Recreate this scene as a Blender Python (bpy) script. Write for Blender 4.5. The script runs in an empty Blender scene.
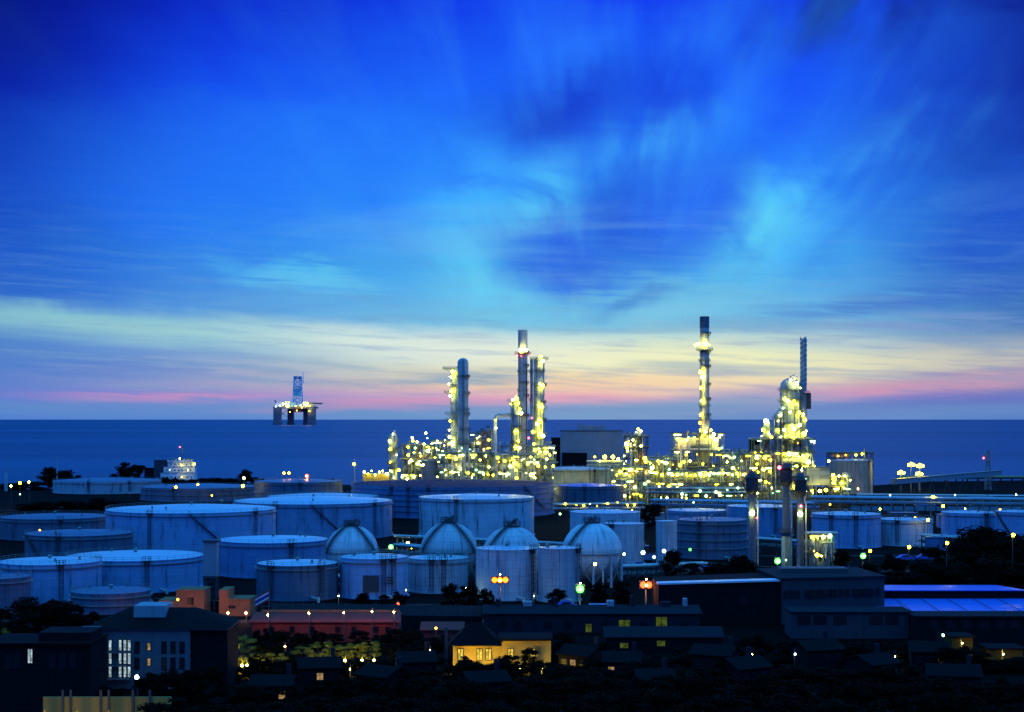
import bpy, math, random
from mathutils import Vector, Matrix
R = math.radians
rnd = random.Random(7)
SC = bpy.context.scene
COL = SC.collection
F = 1600.0; HOR = 418.6; H = 52.0          # focal length in pixels, horizon row, eye height in metres
def X(px, d): return (px - 512.0) * d / F
def Z(py, d): return H - (py - HOR) * d / F
def GD(py): return F * H / (py - HOR)      # distance of a ground point seen at that row

# ------------------------------------------------------------------ camera
cam = bpy.data.cameras.new("camera"); co = bpy.data.objects.new("camera", cam); COL.objects.link(co)
co.location = (0, 0, H); co.rotation_euler = (R(90), 0, 0)
cam.sensor_width = 36; cam.lens = F / 1024 * 36; cam.shift_y = (HOR - 356) / 1024
cam.clip_start = 1; cam.clip_end = 200000
SC.camera = co
SC.view_settings.view_transform = 'Standard'; SC.view_settings.look = 'None'
SC.view_settings.gamma = 1; SC.view_settings.use_curve_mapping = False
SC.view_settings.exposure = 0.0
SC.cycles.use_denoising = True
SC.cycles.max_bounces = 5; SC.cycles.diffuse_bounces = 2; SC.cycles.glossy_bounces = 3
SC.cycles.sample_clamp_indirect = 3

# ------------------------------------------------------------------ node expression helper
class V:
    def __init__(s, nt, sock): s.nt = nt; s.s = sock
    def _m(s, op, *a):
        n = s.nt.nodes.new('ShaderNodeMath'); n.operation = op
        for i, v in enumerate((s,) + a):
            if isinstance(v, V): s.nt.links.new(v.s, n.inputs[i])
            else: n.inputs[i].default_value = v
        return V(s.nt, n.outputs[0])
    def __add__(s, o): return s._m('ADD', o)
    __radd__ = __add__
    def __sub__(s, o): return s._m('SUBTRACT', o)
    def __rsub__(s, o): return (s * -1.0) + o
    def __mul__(s, o): return s._m('MULTIPLY', o)
    __rmul__ = __mul__
    def __truediv__(s, o): return s._m('DIVIDE', o)
    def __pow__(s, o): return s._m('POWER', o)
    def sq(s): return s * s
    def fn(s, op, *a): return s._m(op, *a)
    def clamp(s):
        r = s._m('ADD', 0.0); r.s.node.use_clamp = True; return r
    def step(s, a, b):
        n = s.nt.nodes.new('ShaderNodeMapRange'); n.interpolation_type = 'SMOOTHSTEP'
        s.nt.links.new(s.s, n.inputs[0]); n.inputs[1].default_value = a; n.inputs[2].default_value = b
        return V(s.nt, n.outputs[0])
def vec(nt, *a):
    n = nt.nodes.new('ShaderNodeCombineXYZ')
    for i, v in enumerate(a):
        if isinstance(v, V): nt.links.new(v.s, n.inputs[i])
        else: n.inputs[i].default_value = v
    return n.outputs[0]
def noise(nt, vsock, scale=1.0, detail=4.0, rough=0.55, dist=0.0):
    n = nt.nodes.new('ShaderNodeTexNoise'); n.inputs['Scale'].default_value = scale
    n.inputs['Detail'].default_value = detail; n.inputs['Roughness'].default_value = rough
    n.inputs['Distortion'].default_value = dist
    if vsock is not None: nt.links.new(vsock, n.inputs['Vector'])
    return V(nt, n.outputs[0])
def ramp(nt, fac, stops):
    n = nt.nodes.new('ShaderNodeValToRGB'); e = n.color_ramp.elements
    while len(e) < len(stops): e.new(0.5)
    for el, (p, c) in zip(e, stops):
        el.position = p; el.color = (*c, 1)
    nt.links.new(fac.s, n.inputs[0]); return n.outputs[0]
def mixc(nt, fac, a, b, mode='MIX'):
    n = nt.nodes.new('ShaderNodeMix'); n.data_type = 'RGBA'; n.blend_type = mode
    for i, v in ((0, fac), (6, a), (7, b)):
        if isinstance(v, V): nt.links.new(v.s, n.inputs[i])
        elif isinstance(v, (int, float)): n.inputs[i].default_value = v
        elif isinstance(v, tuple): n.inputs[i].default_value = (*v, 1)
        else: nt.links.new(v, n.inputs[i])
    return n.outputs[2]
def lin(c): return tuple(((x / 255) / 12.92 if x / 255 <= .04045 else ((x / 255 + .055) / 1.055) ** 2.4) for x in c)

# ------------------------------------------------------------------ dusk sky
wd = bpy.data.worlds.new("World"); SC.world = wd; wd.use_nodes = True
nt = wd.node_tree; nt.nodes.clear()
tc = nt.nodes.new('ShaderNodeTexCoord'); sp = nt.nodes.new('ShaderNodeSeparateXYZ')
nt.links.new(tc.outputs['Generated'], sp.inputs[0])
dx, dy, dz = (V(nt, sp.outputs[i]) for i in range(3))
AX = dx.fn('ARCTAN2', dy) * F              # azimuth and elevation of the sky direction, in 1/1600 radian
EL = dz.fn('ARCSINE') * F
# wind streaks: they fan out from a point just below the horizon
ph = (EL + 60.0).fn('ARCTAN2', AX - 95.0)
rr = ((EL + 60.0).sq() + (AX - 95.0).sq()).fn('SQRT')
lr = (rr + 1.0).fn('LOGARITHM', 2.718)
fan = noise(nt, vec(nt, ph * 5.0, lr * 1.8, 3.0), 1.0, 3, .5, .3)
fan2 = noise(nt, vec(nt, ph * 9.0, lr * 2.6, 9.0), 1.0, 3, .5, .3)
hor = noise(nt, vec(nt, AX * .0045, EL * .05 + AX * .0025, 1.0), 1.0, 3, .55, .4)
hor2 = noise(nt, vec(nt, AX * .012, EL * .16 + AX * .006, 5.0), 1.0, 3, .55, .2)
puff = noise(nt, vec(nt, AX * .012, EL * .016, 2.0), 1.0, 3, .55, .5)
up = EL.step(60.0, 190.0)
XW = AX + (fan - .5) * 40.0 + (puff - .5) * 75.0 * up
EW = EL + (hor - .5) * 22.0 + up * ((puff - .5) * 60.0 + (fan2 - .5) * 40.0)
t = (EW + 20.0) / 820.0
def P(e): return (e + 20) / 820.0
mid = ramp(nt, t, [(0, lin((90, 125, 190))), (P(2), lin((115, 160, 205))), (P(12), lin((150, 170, 205))), (P(22), lin((225, 172, 190))), (P(36), lin((238, 208, 172))),
    (P(54), lin((230, 234, 196))), (P(72), lin((186, 218, 216))), (P(98), lin((122, 196, 228))), (P(150), lin((82, 172, 236))), (P(220), lin((46, 136, 246))),
    (P(320), lin((26, 98, 246))), (P(419), lin((10, 50, 230))), (P(560), lin((40, 95, 215))), (1, (.06, .40, 1.30))])
side = ramp(nt, t, [(0, lin((50, 100, 190))), (P(3), lin((70, 120, 212))), (P(20), lin((76, 122, 212))), (P(50), lin((62, 124, 210))), (P(80), lin((62, 126, 212))),
    (P(120), lin((36, 98, 214))), (P(220), lin((24, 78, 226))), (P(320), lin((6, 44, 222))), (P(419), lin((2, 14, 165))), (P(560), lin((34, 85, 205))), (1, (.06, .40, 1.30))])
cf = (((AX - 90.0) / 370.0).sq() * -1.0).fn('EXPONENT')
col = mixc(nt, cf, side, mid)
WV = vec(nt, XW, EW, 0.0)
def blob(px, py, sx, sy, c, amp, tilt=0.0, streak=None, lo=.35, hi=.62):
    global col
    mp = nt.nodes.new('ShaderNodeMapping'); mp.vector_type = 'TEXTURE'
    mp.inputs['Location'].default_value = (math.atan((px - 512) / F) * F, math.atan((HOR - py) / F) * F, 0)
    mp.inputs['Rotation'].default_value = (0, 0, R(tilt)); mp.inputs['Scale'].default_value = (sx * 1.95, sy * 1.95, 1)
    nt.links.new(WV, mp.inputs['Vector'])
    gr = nt.nodes.new('ShaderNodeTexGradient'); gr.gradient_type = 'SPHERICAL'; nt.links.new(mp.outputs[0], gr.inputs[0])
    mr = nt.nodes.new('ShaderNodeMapRange'); mr.interpolation_type = 'SMOOTHSTEP'; nt.links.new(gr.outputs[1], mr.inputs[0]); mr.inputs[4].default_value = amp
    g = V(nt, mr.outputs[0])
    if streak is not None: g = g * streak.step(lo, hi)
    col = mixc(nt, g, col, lin(c))
# dark corners of the upper sky, left and right
blob(-30, -20, 140, 240, (1, 6, 95), .75); blob(1060, -10, 140, 320, (2, 12, 105), .75); blob(890, -10, 110, 40, (4, 16, 90), .95, 20, fan2)
# bright rims and the dark blue wedge between them
blob(492, 222, 56, 62, (86, 192, 248), .8, 20, puff, .3, .6)
blob(505, 276, 50, 30, (120, 210, 240), .6)
blob(300, 279, 62, 13, (105, 200, 240), .6, -6, hor2, .25, .55)
blob(748, 224, 52, 34, (112, 214, 246), .95, 22, puff, .2, .5)
blob(860, 180, 110, 25, (70, 150, 240), .5, 35, fan2)
blob(655, 132, 45, 30, (80, 170, 250), .7, 20, fan2, .3, .6)
blob(700, 45, 220, 50, (50, 125, 250), .45, 0, fan)
blob(560, 110, 72, 30, (14, 58, 200), 1.0, 8)
blob(665, 88, 34, 40, (14, 62, 214), .85, 40)
blob(790, 95, 22, 60, (15, 70, 240), .5, -35)
blob(622, 222, 96, 58, (30, 92, 212), 1.0, 8)
blob(300, 170, 190, 60, (40, 120, 245), .45, 0)
blob(556, 238, 44, 36, (32, 94, 220), .9, 0)
blob(690, 215, 44, 38, (30, 92, 226), .85, 20)
blob(545, 200, 26, 44, (104, 206, 250), .55, -30, puff, .3, .6)
blob(570, 265, 60, 26, (40, 100, 222), .8, -18)
blob(700, 190, 40, 40, (34, 100, 236), .8, 30)
blob(640, 300, 120, 16, (110, 190, 226), .6, 8, hor2)
blob(640, 303, 42, 7, (58, 130, 205), .7, 16)
# grey-blue streaks on the right, the pale and pink bands near the horizon
blob(930, 302, 130, 12, (46, 96, 196), .85, 6, hor2, .25, .6)
blob(1000, 240, 90, 40, (24, 76, 205), .6, 10)
blob(900, 330, 150, 8, (130, 150, 205), .6, 4, hor2)
blob(930, 364, 190, 16, (212, 208, 186), .8, 3, hor, .25, .55)
blob(900, 389, 170, 8, (206, 146, 182), .75, 6, hor, .25, .5)
blob(940, 404, 150, 7, (92, 108, 192), .9, 4)
blob(20, 324, 150, 11, (120, 180, 206), .85, -3)
blob(190, 333, 170, 13, (158, 205, 208), .85, -4)
blob(400, 345, 130, 14, (222, 236, 226), .85, -4)
blob(540, 352, 120, 15, (240, 240, 218), .6, -2, hor, .3, .55)
blob(720, 362, 140, 20, (244, 244, 188), .8)
blob(620, 380, 150, 9, (244, 206, 170), .6, 1, hor, .3, .55)
blob(60, 366, 150, 14, (64, 118, 204), .6, -1, hor2, .3, .6)
blob(985, 372, 110, 9, (150, 140, 182), .5, 5, hor2, .3, .6)
blob(500, 376, 90, 7, (120, 165, 190), .75, 2, hor2, .3, .6)
blob(190, 384, 80, 6, (150, 165, 200), .6, 0, hor2)
blob(190, 399, 110, 3.0, (214, 146, 190), .65, -1, hor2, .3, .5)
blob(390, 405, 110, 4, (232, 150, 184), .8, 2)
blob(560, 398, 70, 6, (236, 168, 186), .7, 2)
blob(700, 404, 90, 9, (118, 165, 200), .75, 3)
col = mixc(nt, ((fan2 - .5) * .45 * up * cf).clamp(), col, lin((90, 185, 255)))
col = mixc(nt, ((.5 - fan2) * 1.0 * up * cf).clamp(), col, lin((8, 58, 214)))
col = mixc(nt, ((hor2 - .52) * 1.6 * (1.0 - up)).clamp(), col, lin((90, 130, 200)))
col = mixc(nt, up * .75, col, mixc(nt, 1.0, col, (.66, 1.26, 1.12), 'MULTIPLY'))
gz = (noise(nt, vec(nt, AX * .003, EL * .045 + AX * .0016, 21.0), 1.0, 3, .6, .5)).step(.5, .68)
col = mixc(nt, gz * ((EL - 62.0) / 46.0).sq().fn('MULTIPLY', -1.0).fn('EXPONENT') * .55, col, lin((112, 158, 196)))
col = mixc(nt, ((EL - 9.0) / 9.0).sq().fn('MULTIPLY', -1.0).fn('EXPONENT') * .55, col, lin((96, 142, 196)))
col = mixc(nt, (hor2 - .44).clamp() * ((EL - 120.0) / 75.0).sq().fn('MULTIPLY', -1.0).fn('EXPONENT') * .35, col, lin((140, 200, 222)))
col = mixc(nt, (.5 - hor).clamp() * ((EL - 130.0) / 70.0).sq().fn('MULTIPLY', -1.0).fn('EXPONENT') * .45, col, lin((40, 100, 190)))
lo = noise(nt, vec(nt, AX * .0028 + EL * .002, EL * .017 - AX * .0012, 41.0), 1.0, 3, .5, .8)
col = mixc(nt, lo.step(.5, .72) * cf * ((EL - 125.0) / 80.0).sq().fn('MULTIPLY', -1.0).fn('EXPONENT') * .5, col, lin((128, 200, 230)))
sk = nt.nodes.new('ShaderNodeTexSky'); sk.sky_type = 'NISHITA'; sk.sun_disc = False
sk.sun_elevation = R(1.0); sk.sun_rotation = R(6); sk.altitude = 50; sk.dust_density = 1.0
bg = nt.nodes.new('ShaderNodeBackground'); bg.inputs[1].default_value = 1.0; nt.links.new(col, bg.inputs[0])
bg2 = nt.nodes.new('ShaderNodeBackground'); bg2.inputs[1].default_value = 0.001; nt.links.new(sk.outputs[0], bg2.inputs[0])
ad = nt.nodes.new('ShaderNodeAddShader'); nt.links.new(bg.outputs[0], ad.inputs[0]); nt.links.new(bg2.outputs[0], ad.inputs[1])
wo = nt.nodes.new('ShaderNodeOutputWorld'); nt.links.new(ad.outputs[0], wo.inputs[0])
# last light from beyond the horizon, low and soft
sl = bpy.data.lights.new("sun", 'SUN'); sl.energy = 0.02; sl.angle = R(25); sl.color = (1, .82, .68)
so = bpy.data.objects.new("sun", sl); COL.objects.link(so)
so.rotation_euler = Vector((-math.sin(R(6)), -math.cos(R(6)), -math.tan(R(3)))).to_track_quat('-Z', 'Y').to_euler()

# ------------------------------------------------------------------ materials
def newmat(name):
    m = bpy.data.materials.new(name); m.use_nodes = True
    return m, m.node_tree, m.node_tree.nodes['Principled BSDF']
def paint(name, c, rough=.6, var=.25, scale=.25, metal=0.0, streak=.0, spec=.5):
    """weathered paint: patchy tone, optional vertical run-off streaks"""
    m, t_, b = newmat(name)
    g = t_.nodes.new('ShaderNodeTexCoord').outputs['Object']
    n1 = noise(t_, g, scale, 5, .6)
    f = (n1 - .5) * 2.0 * var + 1.0
    if streak:
        mp = t_.nodes.new('ShaderNodeMapping'); mp.inputs['Scale'].default_value = (1.1, 1.1, .06); t_.links.new(g, mp.inputs[0])
        f = f * (1.0 - noise(t_, mp.outputs[0], 1.0, 4, .6).step(.5, .8) * streak)
    colr = mixc(t_, 1.0, c, vec(t_, f, f, f), 'MULTIPLY')
    t_.links.new(colr, b.inputs['Base Color'])
    b.inputs['Roughness'].default_value = rough; b.inputs['Metallic'].default_value = metal
    b.inputs['Specular IOR Level'].default_value = spec
    return m
def shellpaint(name, c, plate=2.3, wide=7.0, var=.12, seam=.35, rough=.5):
    """welded steel plate courses on a round shell, with run-off dirt"""
    m, t_, b = newmat(name)
    g = t_.nodes.new('ShaderNodeTexCoord').outputs['Object']
    s_ = t_.nodes.new('ShaderNodeSeparateXYZ'); t_.links.new(g, s_.inputs[0])
    x, y, z = (V(t_, s_.outputs[i]) for i in range(3))
    oi = V(t_, t_.nodes.new('ShaderNodeObjectInfo').outputs['Random'])
    rad = (x.sq() + y.sq()).fn('SQRT') + oi * 90.0
    ang = y.fn('ARCTAN2', x) * 18.0
    br = t_.nodes.new('ShaderNodeTexBrick'); t_.links.new(vec(t_, ang, z, 0.0), br.inputs['Vector'])
    br.inputs['Scale'].default_value = 1.0; br.inputs['Brick Width'].default_value = wide; br.inputs['Row Height'].default_value = plate
    br.inputs['Mortar Size'].default_value = .07; br.inputs['Mortar Smooth'].default_value = .3
    br.inputs['Color1'].default_value = (1, 1, 1, 1); br.inputs['Color2'].default_value = (.9, .9, .9, 1)
    k = 1 - seam; br.inputs['Mortar'].default_value = (k, k, k, 1)
    n1 = noise(t_, vec(t_, x * 1.0, y + oi * 300.0, z), .12, 5, .6)
    st = noise(t_, vec(t_, ang * .5, z * .05, rad * .1), 1.3, 4, .65)
    f = ((n1 - .5) * 2.0 * var + 1.0) * (oi * .34 + .83) * (1.0 - st.step(.46, .75) * .55)
    rust = mixc(t_, st.step(.58, .78) * .5, c, (.16, .09, .05))
    c1 = mixc(t_, 1.0, rust, vec(t_, f, f, f), 'MULTIPLY')
    c2 = mixc(t_, 1.0, c1, br.outputs['Color'], 'MULTIPLY')
    t_.links.new(c2, b.inputs['Base Color']); b.inputs['Roughness'].default_value = rough
    b.inputs['Specular IOR Level'].default_value = .25
    return m
def glow(name, c, strength, uneven=False):
    m, t_, b = newmat(name)
    e = t_.nodes.new('ShaderNodeEmission'); e.inputs[0].default_value = (*c, 1); e.inputs[1].default_value = strength
    if uneven:      # a lit room behind the pane: curtains and furniture break up the light
        g = t_.nodes.new('ShaderNodeTexCoord').outputs['Object']
        t_.links.new((noise(t_, g, .9, 3, .7).step(.3, .68) * strength * .85 + strength * .18).s, e.inputs[1])
    t_.links.new(e.outputs[0], t_.nodes['Material Output'].inputs[0]); return m
M = dict(
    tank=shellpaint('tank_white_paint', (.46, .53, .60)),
    tankl=shellpaint('tank_dusk_tint', (.24, .37, .58)),  # white tanks with the blue of dusk light put into the paint
    tankb=shellpaint('tank_deep_dusk_tint', (.15, .25, .46)),  # deeper tint of blue dusk light over the same white paint
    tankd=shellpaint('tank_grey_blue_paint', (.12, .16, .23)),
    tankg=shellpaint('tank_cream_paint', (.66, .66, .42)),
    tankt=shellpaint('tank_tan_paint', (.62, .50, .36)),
    sphere=shellpaint('sphere_paint', (.62, .64, .66), 3.2, 5.5),
    roof=paint('roof_plate_paint', (.62, .66, .72), .32, .14, .15, spec=.6),
    roofd=paint('roof_plate_dark', (.09, .13, .22), .4, .2, .15, spec=.6),
    dark=paint('dark_steel', (.045, .05, .058), .6, .3, .5),
    steel=paint('galvanised_steel', (.20, .23, .21), .5, .3, .4),
    steelg=paint('green_grey_steel', (.17, .23, .16), .55, .35, .4),
    column=shellpaint('column_cladding', (.36, .43, .46), 3.0, 9.0),
    columnl=shellpaint('column_light_cladding', (.58, .62, .60), 3.0, 9.0),
    pipe=paint('pipe_cladding', (.52, .54, .50), .4, .2, .3),
    pipey=paint('pipe_yellow_paint', (.52, .44, .12), .5, .2, .3),
    rust=paint('rusty_pipe', (.28, .13, .07), .7, .3, .4),
    red=paint('red_oxide_steel', (.42, .06, .08), .6, .2, .4),
    conc=paint('concrete', (.07, .07, .066), .9, .3, .2, streak=.3, spec=.15),
    white=paint('darkened_white_render', (.11, .12, .14), .85, .12, .3, streak=.25),  # white render darkened so the building sits in the dim foreground
    grey=paint('grey_panel', (.26, .29, .33), .6, .15, .2, streak=.3),
    darkwall=paint('darkened_wall', (.008, .009, .011), .95, .3, .2, streak=.3, spec=.1),  # wall colour darker than real, standing in for the unlit foreground
    tile=paint('darkened_roof_tiles', (.006, .006, .007), .95, .35, .7, spec=.08),  # tiles darkened likewise so the near roofs go black
    roofx=paint('roof_plate_darkest', (.018, .034, .085), .9, .25, .15, spec=.05),  # darkest and bluest of the roof plate colours
    factory=paint('factory_cladding', (.045, .052, .062), .9, .25, .2, streak=.35, spec=.1),  # cladding colour lowered to carry the dimness of the foreground
    road=paint('asphalt_road', (.022, .022, .023), .9, .3, .1, spec=.1),
    blueroof=paint('sky_tinted_metal_roof', (.03, .20, .75), .3, .12, .1, spec=.6),  # blue of the reflected sky put into the metal's colour
    yellowd=paint('dim_yellow_wall', (.09, .06, .012), .9, .2, .3, streak=.2, spec=.1),  # the yellow wall darkened to look barely lit
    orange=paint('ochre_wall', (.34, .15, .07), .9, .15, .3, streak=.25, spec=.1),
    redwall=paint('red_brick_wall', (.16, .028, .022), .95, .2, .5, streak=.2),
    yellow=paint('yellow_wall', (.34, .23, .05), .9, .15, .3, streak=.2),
    shed=paint('shed_cladding', (.019, .022, .029), .92, .3, .2, streak=.3, spec=.1), shedroof=paint('shed_roof', (.013, .015, .02), .9, .35, .2, spec=.12),  # shed colours lowered so the near sheds look unlit
    glass=paint('dark_window_glass', (.004, .005, .007), .35, .1, .3),
    bark=paint('bark', (.05, .04, .03), .9, .3, .8),
    leaf=paint('darkened_leaves', (.004, .006, .0035), .95, .5, .35, spec=.05),  # foliage darker than real leaves, so near trees read as unlit
    leafl=paint('lit_leaves', (.16, .17, .025), .8, .5, .5, spec=.03),  # lamp light put into the colour: paler, yellower copy of the leaf
    ship=paint('ship_white_paint', (.70, .72, .72), .5, .12, .2, streak=.3),
    hull=paint('ship_dark_hull', (.03, .035, .05), .5, .2, .1, streak=.3),
    rigd=paint('rig_dark_steel', (.16, .15, .17), .6, .3, .02),
    rigl=paint('rig_pale_modules', (.85, .85, .74), .6, .15, .02),
    rigb=paint('rig_blue_lattice', (.25, .62, .85), .5, .12, .05),
    bluepaint=paint('blue_car_paint', (.04, .13, .50), .3, .1, .4),
    flagr=paint('flag_red_cloth', (.50, .04, .05), .8, .1, 1), flagw=paint('flag_white_cloth', (.7, .7, .7), .8, .1, 1), flagb=paint('flag_blue_cloth', (.03, .04, .25), .8, .1, 1),
    warm=glow('lamp_yellow', (1.0, .86, .016), 44), pale=glow('lamp_pale', (1.0, .97, .18), 54), sod=glow('lamp_sodium', (1.0, .42, .02), 26),
    green=glow('lamp_green_white', (.45, 1.0, .40), 14), redl=glow('lamp_red', (1.0, .10, .16), 9), cool=glow('lamp_cool', (.72, .92, 1.0), 12),
    flame=glow('lamp_big_orange', (1.0, .17, .012), 5), gflame=glow('lamp_big_green', (.10, 1.0, .09), 6), rflame=glow('lamp_big_red', (1.0, .085, .018), 6),
    wincool=glow('window_cool_light', (.62, .86, .95), .85, True), uplight=glow('lamp_uplight', (.80, 1.0, .30), 320), garden=glow('lamp_garden', (1.0, .70, .05), 900), porch=glow('lamp_porch', (1.0, .34, .06), 420),
    winwarm=glow('window_warm_light', (1.0, .62, .25), .5, True),
    wingreen=glow('window_green_light', (.55, .80, .12), .13, True), winyel=glow('window_yellow_light', (1.0, .72, .10), 1.2, True),
)
m, t_, b = newmat('darkened_ground'); g = t_.nodes.new('ShaderNodeTexCoord').outputs['Object']
t_.links.new(ramp(t_, noise(t_, g, .02, 6, .65), [(0, (.0015, .0018, .0015)), (.5, (.0035, .004, .0035)), (1, (.012, .012, .011))]), b.inputs['Base Color']); b.inputs['Roughness'].default_value = 1; b.inputs['Specular IOR Level'].default_value = .03  # ground colour darkened so unlit land falls to near black
M['ground'] = m
m, t_, b = newmat('sea_water'); g = t_.nodes.new('ShaderNodeTexCoord').outputs['Object']
mp = t_.nodes.new('ShaderNodeMapping'); mp.inputs['Scale'].default_value = (.35, 1, 1); t_.links.new(g, mp.inputs[0])
mp2 = t_.nodes.new('ShaderNodeMapping'); mp2.inputs['Scale'].default_value = (.16, 1, 1); t_.links.new(g, mp2.inputs[0])
n_s = noise(t_, mp2.outputs[0], .0009, 4, .6); n_w = noise(t_, mp.outputs[0], .05, 5, .65)
t_.links.new(ramp(t_, n_s, [(.3, (.006, .058, .135)), (.7, (.024, .135, .27))]), b.inputs['Base Color'])
b.inputs['Roughness'].default_value = .42; b.inputs['IOR'].default_value = 1.33; b.inputs['Specular IOR Level'].default_value = .04
bu = t_.nodes.new('ShaderNodeBump'); bu.inputs['Strength'].default_value = .9; bu.inputs['Distance'].default_value = 3.0
t_.links.new(n_w.s, bu.inputs['Height']); t_.links.new(bu.outputs[0], b.inputs['Normal'])
M['sea'] = m

# ------------------------------------------------------------------ mesh building
class MB:
    def __init__(s): s.v = []; s.f = []
    def add(s, vs, fs):
        o = len(s.v); s.v += [tuple(p) for p in vs]; s.f += [tuple(i + o for i in f) for f in fs]; return s
    def bx(s, x0, x1, y0, y1, z0, z1):
        return s.add([(x0, y0, z0), (x1, y0, z0), (x1, y1, z0), (x0, y1, z0), (x0, y0, z1), (x1, y0, z1), (x1, y1, z1), (x0, y1, z1)],
                     [(0, 3, 2, 1), (4, 5, 6, 7), (0, 1, 5, 4), (1, 2, 6, 5), (2, 3, 7, 6), (3, 0, 4, 7)])
    def box(s, c, d, rz=0.0):
        n = len(s.v); x, y, z = d[0] / 2, d[1] / 2, d[2] / 2
        s.bx(-x, x, -y, y, -z, z); q = Matrix.Rotation(rz, 3, 'Z')
        for i in range(n, len(s.v)): s.v[i] = tuple(q @ Vector(s.v[i]) + Vector(c))
        return s
    def bar(s, a, b, w=.3, h=None):
        """square section bar between two points"""
        a, b = Vector(a), Vector(b); h = h or w; dr = (b - a)
        if dr.length < 1e-6: return s
        dr.normalize(); upv = Vector((0, 0, 1)) if abs(dr.z) < .95 else Vector((0, 1, 0))
        u = dr.cross(upv).normalized() * w / 2; w_ = u.cross(dr).normalized() * h / 2
        vs = [a - u - w_, a + u - w_, a + u + w_, a - u + w_, b - u - w_, b + u - w_, b + u + w_, b - u + w_]
        return s.add(vs, [(0, 1, 2, 3), (7, 6, 5, 4), (1, 0, 4, 5), (2, 1, 5, 6), (3, 2, 6, 7), (0, 3, 7, 4)])
    def cyl(s, a, b, r0, r1=None, n=12, cap=True):
        a, b = Vector(a), Vector(b); r1 = r0 if r1 is None else r1; dr = (b - a).normalized()
        upv = Vector((0, 0, 1)) if abs(dr.z) < .95 else Vector((0, 1, 0))
        u = dr.cross(upv).normalized(); w = dr.cross(u).normalized(); vs = []
        for p, r in ((a, r0), (b, r1)):
            vs += [p + (u * math.cos(2 * math.pi * i / n) + w * math.sin(2 * math.pi * i / n)) * r for i in range(n)]
        fs = [(i, (i + 1) % n, n + (i + 1) % n, n + i) for i in range(n)]
        if cap: fs += [tuple(range(n - 1, -1, -1)), tuple(range(n, 2 * n))]
        return s.add(vs, fs)
    def tube(s, pts, r, n=6):
        for a, b in zip(pts, pts[1:]): s.cyl(a, b, r, r, n)
        return s
    def lathe(s, prof, n=32, c=(0, 0, 0)):
        vs = []; fs = []
        for r, z in prof:
            vs += [(c[0] + r * math.cos(2 * math.pi * i / n), c[1] + r * math.sin(2 * math.pi * i / n), c[2] + z) for i in range(n)]
        for k in range(len(prof) - 1):
            for i in range(n):
                j = (i + 1) % n; fs.append((k * n + i, k * n + j, (k + 1) * n + j, (k + 1) * n + i))
        return s.add(vs, fs)
    def ball(s, c, r, n=16, m=10, zs=1.0):
        return s.lathe([(max(r * math.cos(-math.pi / 2 + math.pi * k / m), .001), r * zs * math.sin(-math.pi / 2 + math.pi * k / m)) for k in range(m + 1)], n, c)
    def rail(s, r, z, a0=0, a1=2 * math.pi, n=24, h=1.1, w=.09, c=(0, 0)):
        pts = [(c[0] + r * math.cos(a0 + (a1 - a0) * i / n), c[1] + r * math.sin(a0 + (a1 - a0) * i / n)) for i in range(n + 1)]
        for (x, y), (x2, y2) in zip(pts, pts[1:]):
            s.bar((x, y, z), (x, y, z + h), w)
            for q in (h, h * .5): s.bar((x, y, z + q), (x2, y2, z + q), w)
        return s
    def prism(s, poly, z0, z1):
        n = len(poly)
        return s.add([(x, y, z0) for x, y in poly] + [(x, y, z1) for x, y in poly],
                     [tuple(range(n - 1, -1, -1)), tuple(range(n, 2 * n))] + [(i, (i + 1) % n, n + (i + 1) % n, n + i) for i in range(n)])
    def mesh(s, name, mat, sharp=35):
        me = bpy.data.meshes.new(name); me.from_pydata(s.v, [], s.f); me.materials.append(mat)
        if sharp: me.shade_smooth(); me.set_sharp_from_angle(angle=R(sharp))
        return me
    def build(s, name, mat, parent=None, loc=(0, 0, 0), sharp=35):
        o = bpy.data.objects.new(name, s.mesh(name, mat, sharp)); COL.objects.link(o); o.location = loc
        if parent: o.parent = parent
        return o
def tag(o, label, cat, group=None):
    o['label'] = label; o['category'] = cat
    if group: o['group'] = group
    return o
def thing(name, label, cat, loc=(0, 0, 0), rz=0.0, group=None):
    o = bpy.data.objects.new(name, None); COL.objects.link(o); o.empty_display_size = .5
    o.location = loc; o.rotation_euler = (0, 0, rz); return tag(o, label, cat, group)
def struct(name, mb, mat, kind='structure'):
    o = mb.build(name, mat); o['kind'] = kind; return o
_tubemesh = {}
def tube_lamp(parent, p, kind='pale', L=2.2):
    """strip light under a deck edge"""
    if kind not in _tubemesh: _tubemesh[kind] = MB().cyl((-.5, 0, 0), (.5, 0, 0), .16, .16, 8).mesh('strip_lamp', M[kind])
    o = bpy.data.objects.new('strip_lamp', _tubemesh[kind]); COL.objects.link(o); o.location = p; o.scale = (L, 1, 1); o.parent = parent; return o
_lampmesh = {}
def lamp(parent, p, kind='warm', r=.6, name='lamp'):
    if kind not in _lampmesh:
        me = MB().ball((0, 0, 0), 1.0, 8, 6).mesh('lamp', M[kind]); _lampmesh[kind] = me
    o = bpy.data.objects.new(name, _lampmesh[kind]); COL.objects.link(o); o.location = p; r *= .76; o.scale = (r, r, r); o.parent = parent
    return o
def copy_tree(o, parent=None):
    c = o.copy(); COL.objects.link(c)
    if parent: c.parent = parent
    for ch in o.children: copy_tree(ch, c)
    return c

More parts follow.
